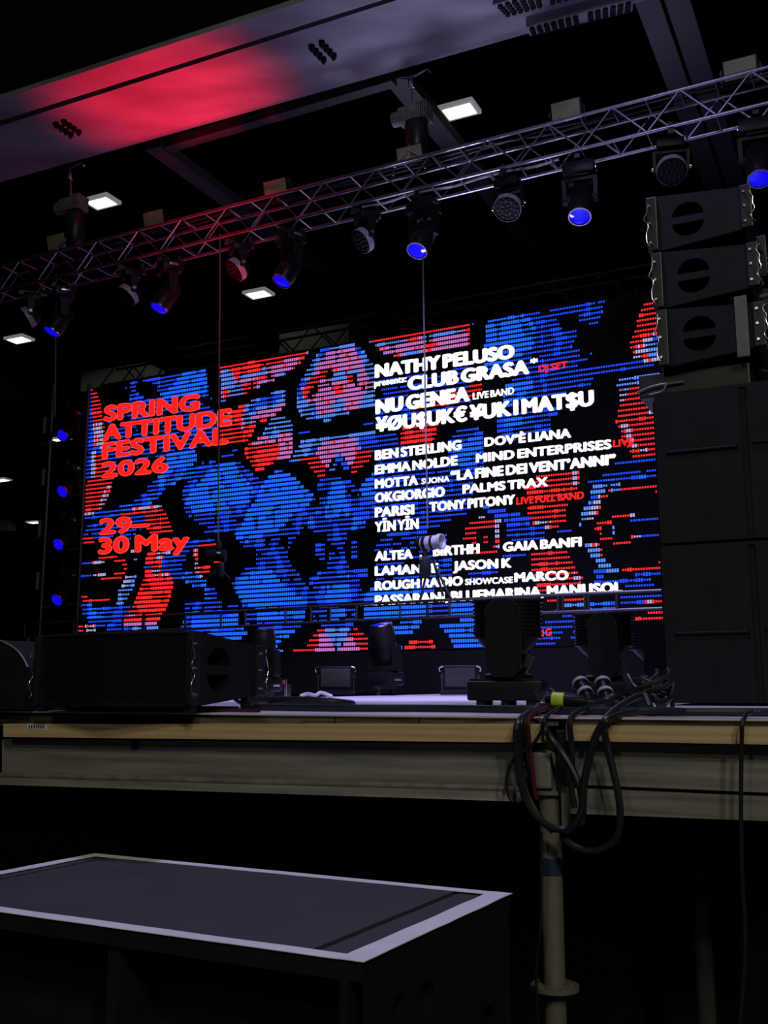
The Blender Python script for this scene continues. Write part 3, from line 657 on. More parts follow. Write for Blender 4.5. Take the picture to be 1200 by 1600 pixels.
 ('l', [(928, 757), (950, 752), (948, 768), (934, 786), (924, 812), (906, 822), (908, 800), (920, 782)]), ('w', [(930, 778), (945, 772), (932, 808), (916, 814)]), ('r', [(938, 770), (960, 764), (958, 772), (940, 780)]), ('l', [(955, 756), (970, 754), (970, 766), (955, 768)]),
 ('r', [(969, 762), (1036, 756), (1036, 761), (969, 768)]), ('r', [(1024, 764), (1034, 763), (1034, 768), (1024, 769)]),
 ('r', [(956, 806), (985, 803), (985, 808), (956, 811)]), ('r', [(934, 815), (958, 812), (958, 817), (940, 822), (940, 834), (928, 834), (928, 824)]), ('r', [(936, 840), (958, 838), (958, 843), (936, 844)]), ('r', [(956, 846), (986, 844), (986, 848), (956, 851)]),
 ('w', [(986, 804), (994, 802), (994, 812), (986, 814)]), ('l', [(955, 820), (959, 820), (959, 834), (955, 834)]), ('b', [(985, 812), (1036, 803), (1036, 811), (985, 817)]), ('b', [(985, 836), (1036, 830), (1036, 836), (985, 842)]), ('w', [(986, 834), (1000, 832), (1000, 840), (986, 842)]),
 ('l', [(912, 848), (930, 845), (938, 860), (948, 878), (968, 892), (955, 896), (936, 884), (922, 866)]), ('w', [(920, 847), (934, 846), (930, 856), (920, 858)]), ('r', [(932, 848), (938, 850), (946, 864), (940, 868)]),
 ('r', [(970, 888), (1037, 882), (1037, 888), (970, 892)]), ('r', [(1028, 875), (1037, 874), (1037, 879), (1028, 880)]),
 ('B', [(926, 886), (944, 888), (948, 900), (934, 904)]), ('B', [(924, 908), (950, 902), (1016, 896), (1037, 890), (1037, 896), (1018, 902), (1015, 910), (936, 914)]), ('b', [(975, 912), (1037, 906), (1037, 912), (1005, 916), (1005, 922), (975, 924)]),
 ('b', [(968, 929), (1040, 925), (1040, 938), (968, 944)]), ('r', [(1004, 942), (1040, 936), (1040, 946), (1004, 949)]), ('w', [(1006, 940), (1026, 938), (1022, 946), (1006, 948)]),
 ('r', [(878, 932), (912, 930), (912, 942), (878, 944)]), ('l', [(878, 945), (912, 944), (912, 953), (878, 954)]), ('B', [(920, 940), (964, 938), (964, 952), (920, 954)]), ('r', [(850, 932), (873, 932), (873, 946), (860, 946)]), ('b', [(856, 948), (874, 948), (874, 955), (856, 955)]),
 ('b', [(864, 964), (900, 961), (900, 972), (892, 982), (880, 988), (876, 996), (866, 1006), (838, 1008), (838, 988), (850, 974)]), ('b', [(896, 960), (905, 960), (905, 1004), (888, 1004), (898, 980)]),
 ('r', [(1005, 958), (1042, 956), (1042, 974), (1005, 976)]),
 # red and blue among the lower names
 ('r', [(836, 745), (858, 735), (906, 731), (904, 764), (892, 774), (830, 785), (834, 765)]), ('r', [(822, 792), (888, 782), (884, 815), (866, 830), (832, 818)]), ('R', [(826, 794), (850, 790), (850, 798), (826, 800)]),
 ('w', [(893, 738), (908, 734), (900, 758), (893, 758)]), ('w', [(833, 815), (860, 812), (866, 828), (846, 832)]), ('R', [(820, 762), (860, 760), (885, 762), (882, 772), (825, 776)]),
 ('B', [(752, 788), (800, 800), (828, 806), (828, 835), (790, 840), (790, 815), (768, 805)]), ('b', [(800, 824), (850, 824), (850, 846), (800, 846)]), ('b', [(870, 830), (892, 826), (892, 834), (872, 838)]),
 ('r', [(736, 816), (776, 810), (780, 822), (776, 870), (742, 868), (742, 850), (724, 842), (726, 826)]), ('k', [(746, 828), (772, 826), (772, 856), (746, 856)]), ('r', [(756, 832), (764, 832), (764, 852), (756, 852)]), ('w', [(773, 808), (782, 808), (782, 858), (774, 858)]), ('w', [(746, 806), (760, 804), (760, 812), (746, 812)]),
 ('r', [(828, 862), (886, 856), (896, 880), (910, 902), (910, 912), (840, 926), (834, 895)]), ('w', [(896, 892), (906, 900), (908, 912), (898, 910)]), ('R', [(830, 880), (856, 876), (858, 892), (830, 892)]), ('R', [(838, 908), (862, 906), (862, 914), (838, 916)]),
 ('b', [(786, 868), (824, 862), (824, 868), (788, 872)]), ('b', [(586, 690), (640, 700), (640, 720), (586, 735)]),
]
# fast point in polygon
POLY = []
for kind, pts in ART:
    xs = [p[0] for p in pts]; ys = [p[1] for p in pts]; POLY.append((kind, pts, min(xs), max(xs), min(ys), max(ys)))
def inside(pts, x, y):
    c = False; j = len(pts) - 1
    for i in range(len(pts)):
        xi, yi = pts[i]; xj, yj = pts[j]
        if (yi > y) != (yj > y) and x < (xj - xi) * (y - yi) / (yj - yi) + xi: c = not c
        j = i
    return c
def h01(*k):
    x = 0
    for i, v in enumerate(k): x = (x * 1664525 + int(v) * 22695477 + 1013904223 + i) & 0xffffffff
    x ^= x >> 15; x = (x * 2246822519) & 0xffffffff; x ^= x >> 13; x = (x * 3266489917) & 0xffffffff; x ^= x >> 16
    return x / 4294967296
def blot(x, y, s, seed):
    gx, gy = x / s, y / s; x0, y0 = math.floor(gx), math.floor(gy); fx, fy = gx - x0, gy - y0
    a, b, c, d = h01(x0, y0, seed), h01(x0 + 1, y0, seed), h01(x0, y0 + 1, seed), h01(x0 + 1, y0 + 1, seed)
    return (a * (1 - fx) + b * fx) * (1 - fy) + (c * (1 - fx) + d * fx) * fy
PITCH = 0.0262
NC = int((TR - TL).length / PITCH); NR = 66
groups = {k: MB() for k in 'x'}
bm = groups['x'].bm
dirx = (TR - TL).normalized(); OFF = ND * -0.004
for r in range(NR):
    for c in range(NC):
        fx = (c + 0.5) / NC; fy = (r + 0.5) / NR
        p = TL.lerp(TR, fx).lerp(BL.lerp(BR, fx), fy)
        x, y = project(p); kind = None
        for K, pts, x0, x1, y0, y1 in POLY:
            if x0 <= x <= x1 and y0 <= y <= y1 and inside(pts, x, y): kind = K
        if kind is None or kind == 'k': continue
        n1 = blot(c, r * 1.6, 3.2, 1); n2 = blot(c, r * 2.2, 7, 2); h = h01(c, r, 9); run = h01(c // 4, r, 5)
        tall = False; col = None
        if kind == 'C': col = 'c'; tall = n1 > 0.24
        elif kind == 'B': col = 'c' if n2 > 0.62 else 'b'; tall = n1 > 0.5; 
        elif kind == 'b': col = 'b'; tall = n1 > 0.8
        elif kind == 's':
            if n1 * 0.6 + run * 0.4 < 0.24: continue
            col = 'b'; tall = n1 > 0.66
        elif kind == 'v':
            if n1 * 0.5 + run * 0.5 < 0.38: continue
            col = 'b'
        elif kind == 'R': col = 'r'; tall = n1 > 0.36
        elif kind == 'r': col = 'r'; tall = n1 > 0.85
        elif kind == 'P': col = 'p' if h > 0.08 else 'r'; tall = n1 > 0.18; col = 'l' if n2 > 0.80 else col
        elif kind == 'p': col = 'p'; tall = True
        elif kind == 'M':
            if n1 < 0.2: continue
            col = 'r' if n2 > 0.55 else ('l' if n2 < 0.42 else 'p'); tall = n1 > 0.5
        elif kind == 'l': col = 'l' if n2 > 0.3 else 'b'; tall = n1 > 0.45
        elif kind == 'w': col = 'w' if h > 0.2 else 'r'; tall = n1 > 0.4
        elif kind == 'o':
            if n1 < 0.4: continue
            col = 'r'; tall = n1 > 0.7
        hw = PITCH * (0.33 if not tall else 0.37); hh = (0.38 if not tall else 0.68) * PITCH
        zc = UP * (hh); ax = dirx * hw
        q = p + OFF
        f = bm.faces.new([bm.verts.new(q - ax - zc), bm.verts.new(q + ax - zc), bm.verts.new(q + ax + zc), bm.verts.new(q - ax + zc)])
        f.material_index = KEYS.index(col)
groups['x'].build('picture', None, wall, world=True, mats=[LM[k] for k in KEYS])

# ------------------------------------------------------------------ the lettering on the screen
M_white = mat('led_white_letters', (0.02, 0.02, 0.02), 0.6, emit=(0.93, 0.95, 1.0), power=TEXT_W * LED_POWER)
M_redtxt = mat('led_red_letters', (0.02, 0.005, 0.005), 0.6, emit=(1.0, 0.012, 0.010), power=TEXT_R * LED_POWER)
M_redrim = mat('led_red_letter_rims', (0.02, 0.005, 0.005), 0.6, emit=(1.0, 0.075, 0.055), power=TEXT_R * LED_POWER)
fc = bpy.data.curves.new('lettering', 'FONT'); fo = bpy.data.objects.new('lettering', fc); C.objects.link(fo)
fc.resolution_u = 4; fc.space_word = 0.45; fc.space_character = 1.06
def text_mesh(body):
    fc.body = body
    dg = bpy.context.evaluated_depsgraph_get(); dg.update()
    me = bpy.data.meshes.new_from_object(fo.evaluated_get(dg))
    return me
def letters(mb, body, bl_, tl_, br_, bold=(0.075, 0.05), depth=0.008, cap=None, holes=None):
    me = text_mesh(body)
    p0, p1, p2 = lp(*bl_), lp(*tl_), lp(*br_)
    H = (p1 - p0).length; W = (p2 - p0).length; ux = (p2 - p0).normalized(); uy = (p1 - p0).normalized()
    xs = [v.co.x for v in me.vertices]
    x0, x1 = min(xs), max(xs)
    by = bold[1] * H; bx_ = bold[0] * H
    sy = (H - 2 * by) / (cap or 0.688); sx = (W - 2 * bx_) / (x1 - x0)
    shifts = [(0, 0)] + [(math.cos(a), math.sin(a)) for a in [k * math.pi / 4 for k in range(8)]] + ([(0.5 * math.cos(a), 0.5 * math.sin(a)) for a in [k * math.pi / 2 for k in range(4)]] if bold[0] > 0.2 else [])
    if bold[0] == 0: shifts = [(0, 0)]
    for si, (dx, dy) in enumerate(shifts):
        vs = [mb.bm.verts.new(p0 + ux * (bx_ + (v.co.x - x0) * sx + dx * bx_) + uy * (by + v.co.y * sy + dy * by) - ND * (depth + si * 0.00025)) for v in me.vertices]
        for f in me.polygons:
            try: mb.bm.faces.new([vs[i] for i in f.vertices])
            except ValueError: pass
    bpy.data.meshes.remove(me)
WH = MB()
for a in [
 ('NATHY PELUSO', (586, 591.5), (586, 570), (805, 560), (0.12, 0.062)),
 ('CLUB GRASA', (637, 611), (637, 589), (828, 584.5), (0.12, 0.062)),
 ('NU GENEA', (587, 648), (587, 625), (735, 627), (0.12, 0.062)),
 ('¥ØU$UK€ ¥UK1MAT$U', (587, 676), (587, 653), (929, 634), (0.10, 0.05)),
 ('LIVE BAND', (739, 625), (739, 614), (804, 616), (0.065, 0.04)),
 ('BEN STERLING', (586, 719.5), (586, 704), (722, 703), (0.104, 0.056)),
 ('EMMA NOLDE', (586, 742), (586, 727), (716, 727), (0.104, 0.056)),
 ('MOTTA', (586, 764), (586, 749), (654, 758), (0.104, 0.056)),
 ('SUONA', (659, 757), (659, 748), (703, 752.5), (0.08, 0.045)),
 ('“LA FINE DEI VENT’ANNI”', (704, 752), (704, 736), (963, 726), (0.104, 0.056)),
 ('OKGIORGIO', (586, 786), (586, 770.5), (696, 776), (0.104, 0.056)),
 ('PARISI', (586, 809), (586, 793), (648, 804), (0.104, 0.056)),
 ('YĪN YĪN', (586, 832), (586, 815.5), (655, 826.5), (0.078, 0.04)),
 ('DOV’È LIANA', (757, 698.5), (757, 684), (893, 684), (0.104, 0.056)),
 ('MIND ENTERPRISES', (744, 723.5), (744, 709), (956, 701.5), (0.104, 0.056)),
 ('PALMS TRAX', (723, 772), (723, 757.5), (857, 760), (0.104, 0.056)),
 ('TONY PITONY', (671, 800), (671, 785), (806, 788), (0.104, 0.056)),
 ('ALTEA', (586, 877), (586, 862), (646, 873), (0.104, 0.056)),
 ('BIRTHH', (677, 869.5), (677, 854), (750, 865), (0.104, 0.056)),
 ('GAIA BANFI', (786, 862.5), (786, 847.5), (909.5, 854), (0.104, 0.056)),
 ('LAMANTE', (586, 900), (586, 885), (686, 895), (0.104, 0.056)),
 ('JASON K', (708, 892), (708, 877), (800, 887), (0.104, 0.056)),
 ('ROUGH RADIO', (586, 923), (586, 908.5), (724, 915), (0.104, 0.056)),
 ('SHOWCASE', (727, 914.5), (727, 904.5), (802, 911), (0.08, 0.045)),
 ('MARCO', (804, 910), (804, 895), (889, 906), (0.104, 0.056)),
 ('PASSARANI, BLUEMARINA, MANUSOL', (586, 946), (586, 930.5), (974, 926), (0.104, 0.056)),
]: letters(WH, *a)
letters(WH, 'presents:', (585, 605), (585, 594), (636, 597), (0.08, 0.05))
letters(WH, '*', (828.5, 574), (828.5, 560), (841, 572), (0.06, 0.06), cap=0.75)
WH.build('white_lettering', M_white, wall, world=True)
RED = [
 ('SPRING', (162, 660), (163, 634), (313, 641.5), (0.13, 0.075)),
 ('ATTITUDE', (160, 690), (161, 664), (363, 665), (0.13, 0.075)),
 ('FESTIVAL', (159.5, 718), (160, 692), (358, 694), (0.13, 0.075)),
 ('2026', (158.5, 747.5), (159, 722), (264, 738.5), (0.13, 0.075)),
 ('29–', (155, 836.5), (155.5, 810), (235, 831), (0.13, 0.075)),
 ('30 May', (153.5, 867), (154, 840), (297, 858.5), (0.13, 0.075)),
]
RR, RF = MB(), MB()
for a in RED:
    letters(RR, *a, depth=0.007); body, b0, b1, b2, bo = a
    # the fill sits inside the brighter rim
    p = 0.9
    letters(RF, body, (b0[0] + p, b0[1] - p), (b1[0] + p, b1[1] + p), (b2[0] - p, b2[1] - p), (bo[0] - 0.035, bo[1] - 0.02), depth=0.012)
for a in [('DJ SET', (842, 582), (842, 571.5), (887, 574.5), (0.065, 0.04)), ('LIVE', (958, 699.5), (958, 688), (991, 695), (0.065, 0.04)), ('LIVE FULL BAND', (807, 789), (807, 777.5), (913, 779.5), (0.065, 0.04)), ('JR', (991, 977), (991, 965), (1005, 975), (0.065, 0.04)), ('1G', (847, 995), (847, 983), (862, 993.5), (0.065, 0.04))]:
    letters(RF, *a)
RR.build('red_letter_rims', M_redrim, wall, world=True)
RF.build('red_lettering', M_redtxt, wall, world=True)
bpy.data.objects.remove(fo)

# ------------------------------------------------------------------ the lighting truss
TRP = (P(800, 260, 8.3), ND)
Bd = 0.26; Hh = 0.30
fa, fb = PP(60, 440, TRP), PP(1040, 200, TRP)          # lower front chord
td = (fb - fa).normalized(); tl = (fb - fa).length
def tp(s_, up=0.0, back=0.0): return fa + td * s_ + UP * up + ND * back
S0, S1 = -1.4, tl + 1.6
truss = thing('lighting_truss', 'long silver box truss carrying the moving lights across the stage', 'truss', tuple(tp(0)))
for up in (0, Hh):
    for bk in (0, Bd):
        MB().tube(tp(S0, up, bk), tp(S1, up, bk), 0.0165, 10).build('main_chord', M_alu, truss, smooth=True, world=True)
bay = 0.275; nb = int((S1 - S0) / bay)
for k in range(nb):
    s0, s1 = S0 + k * bay, S0 + (k + 1) * bay
    a, b = (s0, s1) if k % 2 else (s1, s0)
    if k < 38 or True:
        MB().tube(tp(a, 0, 0), tp(b, Hh, 0), 0.0085, 6).build('diagonal_brace', M_alu, truss, smooth=True, world=True)
        MB().tube(tp(b, 0, Bd), tp(a, Hh, Bd), 0.0085, 6).build('diagonal_brace', M_alu, truss, smooth=True, world=True)
    MB().tube(tp(s0, 0, 0), tp(s0, 0, Bd), 0.0085, 6).build('cross_rung', M_alu, truss, smooth=True, world=True)
    MB().tube(tp(s0, Hh, 0), tp(s0, Hh, Bd), 0.0085, 6).build('cross_rung', M_alu, truss, smooth=True, world=True)
# cable runs lying in the truss
for i, (bk, dy, nm) in enumerate(((0.05, 0.03, 0), (0.12, 0.02, 1), (0.19, 0.035, 2))):
    pts = [tp(S0 + (S1 - S0) * k / 26, Hh + 0.012 + dy * h01(k, i, 3), bk + 0.022 * (h01(k, i, 8) - 0.5)) for k in range(27)]
    o = MB().path(pts, 0.011, 6, 4).build('truss_cable', M_rubber, smooth=True)
    tag(o, ['black cable lying along the top of the truss, front run', 'black cable lying along the top of the truss, middle run', 'black cable lying along the top of the truss, rear run'][i], 'cable', 'cables on the truss')
pts = [tp(tl * 0.58 + 1.9 * k / 8, 0.018, 0.12 + 0.02 * math.sin(k * 2)) for k in range(9)]
tag(MB().path(pts, 0.012, 6, 4).build('truss_cable', M_grey_cloth, smooth=True), 'pale grey cable lying in the bottom of the truss beside a wash light', 'cable', 'cables on the truss')

# ------------------------------------------------------------------ hanging fixtures
def beam_head(name, label, cat, group=None):
    t = thing(name, label, cat, group=group)
    MB().box((0, 0, -0.02), (0.05, 0.30, 0.04)).box((0.0, 0.11, 0.03), (0.03, 0.03, 0.08)).box((0, -0.11, 0.03), (0.03, 0.03, 0.08)).build('clamp', M_dark_alu, t)
    b = MB().box((0, 0, -0.105), (0.30, 0.24, 0.13), bevel=0.025).box((0, 0, -0.178), (0.18, 0.18, 0.02), bevel=0.005).build('base', M_case, t, smooth=True)
    for s_ in (-1, 1): MB().box((s_ * 0.152, 0, -0.1), (0.015, 0.10, 0.03), bevel=0.004).build('handle', M_chrome, b, smooth=True)
    y = MB().box((0, 0, -0.20), (0.31, 0.12, 0.05), bevel=0.015)
    for s_ in (-1, 1):
        y.hull([(s_ * 0.128, -0.06, -0.2), (s_ * 0.168, -0.06, -0.2), (s_ * 0.168, 0.06, -0.2), (s_ * 0.128, 0.06, -0.2)],
               [(s_ * 0.124, -0.038, -0.42), (s_ * 0.160, -0.038, -0.42), (s_ * 0.160, 0.038, -0.42), (s_ * 0.124, 0.038, -0.42)])
        y.tube((s_ * 0.108, 0, -0.385), (s_ * 0.168, 0, -0.385), 0.045, 16)
    y.build('yoke', M_case, t, smooth=True)
    h = MB().lathe([(0.0, 0.145), (0.06, 0.145), (0.095, 0.12), (0.112, 0.06), (0.112, -0.06), (0.118, -0.10), (0.116, -0.19), (0.108, -0.205), (0.106, -0.245), (0.096, -0.247), (0.096, -0.235), (0.0, -0.235)], seg=28)
    for k in range(7): h.lathe([(0.108, 0.05 - k * 0.016), (0.118, 0.046 - k * 0.016), (0.108, 0.042 - k * 0.016)], seg=24)
    h = h.build('head', M_case, t, smooth=True, loc=(0, 0, -0.385))
    MB().lathe([(0.0, -0.256), (0.055, -0.252), (0.095, -0.240), (0.095, -0.236), (0, -0.236)], seg=28).build('lens', M_lens_blue, h, smooth=True)
    MB().lathe([(0.097, -0.25), (0.107, -0.25), (0.107, -0.235), (0.097, -0.235), (0.097, -0.25)], seg=28).build('lens_rim', M_chrome, h, smooth=True)
    return t
def wash_head(name, label, cat, group=None):
    t = thing(name, label, cat, group=group)
    MB().box((0, 0, -0.02), (0.05, 0.30, 0.04)).box((0.0, 0.11, 0.03), (0.03, 0.03, 0.08)).box((0, -0.11, 0.03), (0.03, 0.03, 0.08)).build('clamp', M_dark_alu, t)
    MB().box((0, 0, -0.075), (0.22, 0.18, 0.085), bevel=0.02).build('base', M_case, t, smooth=True)
    y = MB().box((0, 0, -0.135), (0.29, 0.08, 0.035), bevel=0.012)
    for s_ in (-1, 1):
        y.hull([(s_ * 0.122, -0.04, -0.13), (s_ * 0.148, -0.04, -0.13), (s_ * 0.148, 0.04, -0.13), (s_ * 0.122, 0.04, -0.13)],
               [(s_ * 0.122, -0.025, -0.30), (s_ * 0.142, -0.025, -0.30), (s_ * 0.142, 0.025, -0.30), (s_ * 0.122, 0.025, -0.30)])
    y.build('yoke', M_case, t, smooth=True)
    for s_ in (-1, 1): MB().tube((s_ * 0.112, 0, -0.265), (s_ * 0.158, 0, -0.265), 0.018, 12).build('pivot_cap', M_chrome, t, smooth=True)
    h = MB().lathe([(0, 0.085), (0.06, 0.085), (0.09, 0.06), (0.112, 0.02), (0.118, -0.02), (0.118, -0.075), (0.110, -0.08), (0.108, -0.07), (0, -0.07)], seg=32)
    h = h.build('head', M_case, t, smooth=True, loc=(0, 0, -0.265))
    MB().lathe([(0.1185, -0.012), (0.1215, -0.012), (0.1215, -0.072), (0.1185, -0.072), (0.1185, -0.012)], seg=32).build('lit_rim_band', M_grey_cloth, h, smooth=True)  # pale band painted for the light caught on the lower rim
    mb = MB()
    cells = [(0, 0)] + [(0.042 * math.cos(a * math.pi / 3), 0.042 * math.sin(a * math.pi / 3)) for a in range(6)] + [(0.083 * math.cos(a * math.pi / 6 + 0.26), 0.083 * math.sin(a * math.pi / 6 + 0.26)) for a in range(12)]
    for x, y_ in cells: mb.lathe([(0, -0.080), (0.012, -0.079), (0.018, -0.073), (0.018, -0.069), (0, -0.069)], Matrix.Translation((x, y_, 0)), 12)
    mb.build('lens_cluster', M_lens_dark, h, smooth=True)
    return t
def pose(o, loc, rz, tilt, scale=1.0, flip=False):
    o.location = loc; o.scale = (scale,) * 3
    o.rotation_euler = (math.pi if flip else 0, 0, rz)
    for ch in o.children:
        if ch.name.split('.')[0] == 'head': ch.rotation_euler = (math.radians(tilt), 0, 0)
def truss_pos(px):
    # where the middle of the truss passes over this pixel column
    py = gline((60, 440), (1040, 200), px) + 8
    return PP(px, py, (TRP[0] + ND * Bd / 2, ND)) - UP * 0.012
ORD = ['first', 'second', 'third', 'fourth', 'fifth', 'sixth']
proto = None
for i, (px, pan, tilt) in enumerate(((100, -62, -27), (266, -60, -27), (456, -58, -27), (662, -40, -28), (905, -20, -24), (1180, -20, -20))):
    lab = f'black beam light with blue lens, {ORD[i]} from the left of those under the truss'
    if proto is None: o = proto = beam_head('spot_light', lab, 'stage light', 'beam lights under the truss')
    else: o = copy_tree(proto); o['label'] = lab
    pose(o, truss_pos(px) - UP * 0.05, math.radians(pan), tilt, 0.90)
protow = None
for i, (px, pan, tilt) in enumerate(((52, -75, -55), (206, -62, -40), (375, -66, -48), (572, -66, -50), (794, -30, -38), (1046, -12, -38))):
    lab = f'round black wash light with cluster lens, {ORD[i]} from the left under the truss'
    if protow is None: o = protow = wash_head('wash_light', lab, 'stage light', 'wash lights under the truss')
    else: o = copy_tree(protow); o['label'] = lab
    pose(o, truss_pos(px) - UP * 0.04, math.radians(pan), tilt, 1.0)

# flood panels clamped on top of the truss
def flood(label, cat, grp, mface=None):
    t = thing('strobe_flood', label, cat, group=grp)
    MB().box((0, 0.05, 0), (0.30, 0.09, 0.20), bevel=0.012).build('housing', M_case, t, smooth=True)
    MB().box((0, -0.002, 0), (0.27, 0.012, 0.17), bevel=0.004).build('glass_face', mface or M_olive, t, smooth=True)
    b = MB()
    for s_ in (-1, 1): b.box((s_ * 0.165, 0.05, -0.05), (0.012, 0.03, 0.16)).tube((s_ * 0.15, 0.05, 0), (s_ * 0.18, 0.05, 0), 0.016, 10)
    b.box((0, 0.05, -0.13), (0.34, 0.03, 0.012)); b.build('bracket', M_dark_alu, t, smooth=True)
    return t
pf = None
for i, (px, py) in enumerate(((88, 378), (240, 342), (430, 294), (640, 242), (884, 172), (1156, 107))):
    lab = f'olive glass flood panel on top of the truss, {ORD[i]} from the left'
    if pf is None: o = pf = flood(lab, 'flood light', 'flood panels on the truss')
    else: o = copy_tree(pf); o['label'] = lab
    o.location = PP(px, py, (TRP[0] + ND * 0.16, ND)); o.rotation_euler = (math.radians(16), 0, -YAW); o.scale = (0.92,) * 3
    p = o.location

# ------------------------------------------------------------------ chain hoists
def hoist(px, yhook, ybody, ybag, label):
    py = gline((60, 440), (1040, 200), px)
    top = PZ(px, yhook, ZG); pl_ = (Vector((top.x, top.y, 0)), ND)
    t = thing('chain_hoist', label, 'hoist', tuple(PP(px, ybody, pl_)), (0, 0, -YAW), group='chain hoists over the truss')
    body = PP(px, ybody, pl_); 
    mb = MB().box(body, (0.24, 0.15, 0.15), Matrix.Rotation(-YAW, 3, 'Z'), 0.02); mb.tube(body - SD * 0.19, body - SD * 0.08, 0.07, 18); mb.build('motor', M_steel, t, smooth=True, world=True)
    fn = MB()
    for k in range(6): fn.box(body + SD * (0.08 + 0.02 * k), (0.008, 0.17, 0.17), Matrix.Rotation(-YAW, 3, 'Z'))
    fn.build('cooling_fins', M_steel, t, world=True)
    ch = MB(); n = 26; bt = body + UP * 0.09
    for k in range(n):
        p = bt.lerp(top, (k + 0.5) / n); a = SD if k % 2 else ND
        ch.tube(p - UP * 0.02 - a * 0.008, p + UP * 0.02 - a * 0.008, 0.004, 6).tube(p - UP * 0.02 + a * 0.008, p + UP * 0.02 + a * 0.008, 0.004, 6)
    ch.build('chain', M_chrome, t, world=True)
    MB().path([top + SD * -0.12 - UP * 0.02, top - UP * 0.05, top + SD * 0.16 - UP * 0.015, top + SD * 0.2 - UP * 0.06], 0.014, 8).lathe([(0, -0.05), (0.03, -0.04), (0.035, 0), (0.03, 0.03), (0, 0.04)], Matrix.Translation(top.lerp(bt, 0.35)), 12).build('hook', M_chrome, t, smooth=True, world=True)
    bag = PP(px + 8, ybag, pl_)
    MB().lathe([(0, -0.2), (0.08, -0.19), (0.11, -0.1), (0.115, 0.1), (0.1, 0.13), (0.09, 0.12), (0.0, 0.0)], Matrix.Translation(bag), 16).build('chain_bag', M_rubber, t, smooth=True, world=True)
    bp = PP(px - 4, py - 52, (TRP[0] + ND * Bd / 2, ND))
    mb = MB().path([body - UP * 0.08, body.lerp(bp, 0.5), bp + UP * 0.04], 0.01, 6)
    mb.path([bp + UP * 0.05, bp + SD * 0.14 - UP * 0.06, bp + SD * 0.16 - UP * 0.25 + UP * 0.1], 0.009, 6, 3).path([bp + UP * 0.05, bp - SD * 0.14 - UP * 0.06, bp - SD * 0.16 - UP * 0.15], 0.009, 6, 3)
    mb.build('sling', M_chrome, t, smooth=True, world=True)
hoist(643, 113, 181, 212, 'chain hoist hanging from the lavender part of the girder above the truss')
hoist(110, 257, 322, 352, 'chain hoist hanging from the dark left end of the girder above the truss')

# ------------------------------------------------------------------ bright lights under the hall roof
def high_bay(px, py, label, rz=-YAW, s=0.42):
    p = PZ(px, py, 8.0)
    t = thing('high_bay_light', label, 'ceiling light', tuple(p), (0, 0, rz), group='lit lamps under the hall roof')
    MB().box((0, 0, 0.03), (s, s * 0.72, 0.05), bevel=0.01).build('frame', M_lampframe, t, smooth=True)
    MB().box((0, 0, 0.003), (s * 0.78, s * 0.52, 0.012), bevel=0.003).build('diffuser', M_lamp, t, smooth=True)
    MB().tube((0, 0, 0.05), (0, 0, 2.6), 0.012, 8).box((0, 0, 0.09), (s * 0.5, 0.05, 0.08)).build('hanger', M_hall, t)
high_bay(718, 175, 'bright square lamp under the roof, right of the chain hoist')
high_bay(159, 318, 'bright square lamp above the red lit left part of the truss')
high_bay(404, 461, 'bright square lamp above the screen, between truss and screen top', s=0.44)
high_bay(30, 532, 'bright lamp far back at the left edge, under the truss end', s=0.46)
high_bay(95, 688, 'small bright lamp far back beside the light tower', s=0.47)
high_bay(3, 751, 'small bright lamp far back, cut by the left edge', s=0.5)
high_bay(54, 817, 'tiny bright lamp farthest back at the left', s=0.55)

# ------------------------------------------------------------------ the truss behind the screen top and hanging ropes
st_ = thing('screen_truss', 'dark truss showing above the top edge of the LED wall', 'truss', tuple(TL + ND * 0.5))
a0, a1 = TL + ND * 0.35 + UP * 0.15 - dirx * 0.1, TR + ND * 0.35 + UP * 0.12
for up in (0, 0.32):
    for bk in (0, 0.3):
        MB().tube(a0 + UP * up + ND * bk, a1 + UP * up + ND * bk, 0.018, 8).build('main_chord', M_dark_alu, st_, smooth=True, world=True)
n = 26
for k in range(n):
    p, q = a0.lerp(a1, k / n), a0.lerp(a1, (k + 1) / n)
    if k % 2: p, q = q, p
    for bk in (0, 0.3): MB().tube(p + ND * bk, q + UP * 0.32 + ND * bk, 0.01, 6).build('diagonal_brace', M_dark_alu, st_, smooth=True, world=True)
for k in range(6):
    p = a0.lerp(a1, (k + 0.5) / 6); MB().tube(p, p - UP * 0.2, 0.012, 6).build('hanger_bar', M_dark_alu, st_, world=True)
def patch(px0, py0, px1, py1, hgt, label):  # pale boxes added for the patches of grey light behind the truss
    a, b = P(px0, py0, 17.0), P(px1, py1, 16.0); h_ = UP * hgt
    o = MB().hull([a, b, b + ND * 0.5, a + ND * 0.5], [a + h_, b + h_, b + ND * 0.5 + h_, a + ND * 0.5 + h_]).build('light_patch_box', mat('pale_patch_sheet', (0.62, 0.63, 0.60), 0.6, noise=((2, 2, 2), (0.40, 0.41, 0.39), 0.7)))
    tag(o, label, 'patch', 'light patches behind the screen truss')
    for k in (0.15, 0.85):
        p = a.lerp(b, k) + ND * 0.25 + h_; MB().tube(p, Vector((p.x, p.y, 10.6)), 0.012, 6).build('hanger_rod', M_hall, o)
patch(436, 552, 545, 536, 0.34, 'added box for lit grey duct seen through the screen truss above the pink shape')
patch(126, 612, 226, 598, 0.34, 'added box for lit grey duct seen through the left end of the screen truss')
def rope(pa, pb, label):
    tag(MB().path([pa, pa.lerp(pb, 0.5), pb], 0.0075, 6, 4).build('steel_rope', M_rope, smooth=True), label, 'rope', 'thin ropes hanging from the truss')
PT = (TRP[0] + ND * 0.1, ND)
rope(PP(344, 365, PT), PP(341, 851, PT), 'thin steel rope hanging down across the red festival title')
rope(PP(659, 300, PT), PP(668, 826, PT), 'thin steel rope hanging down across the white band names')
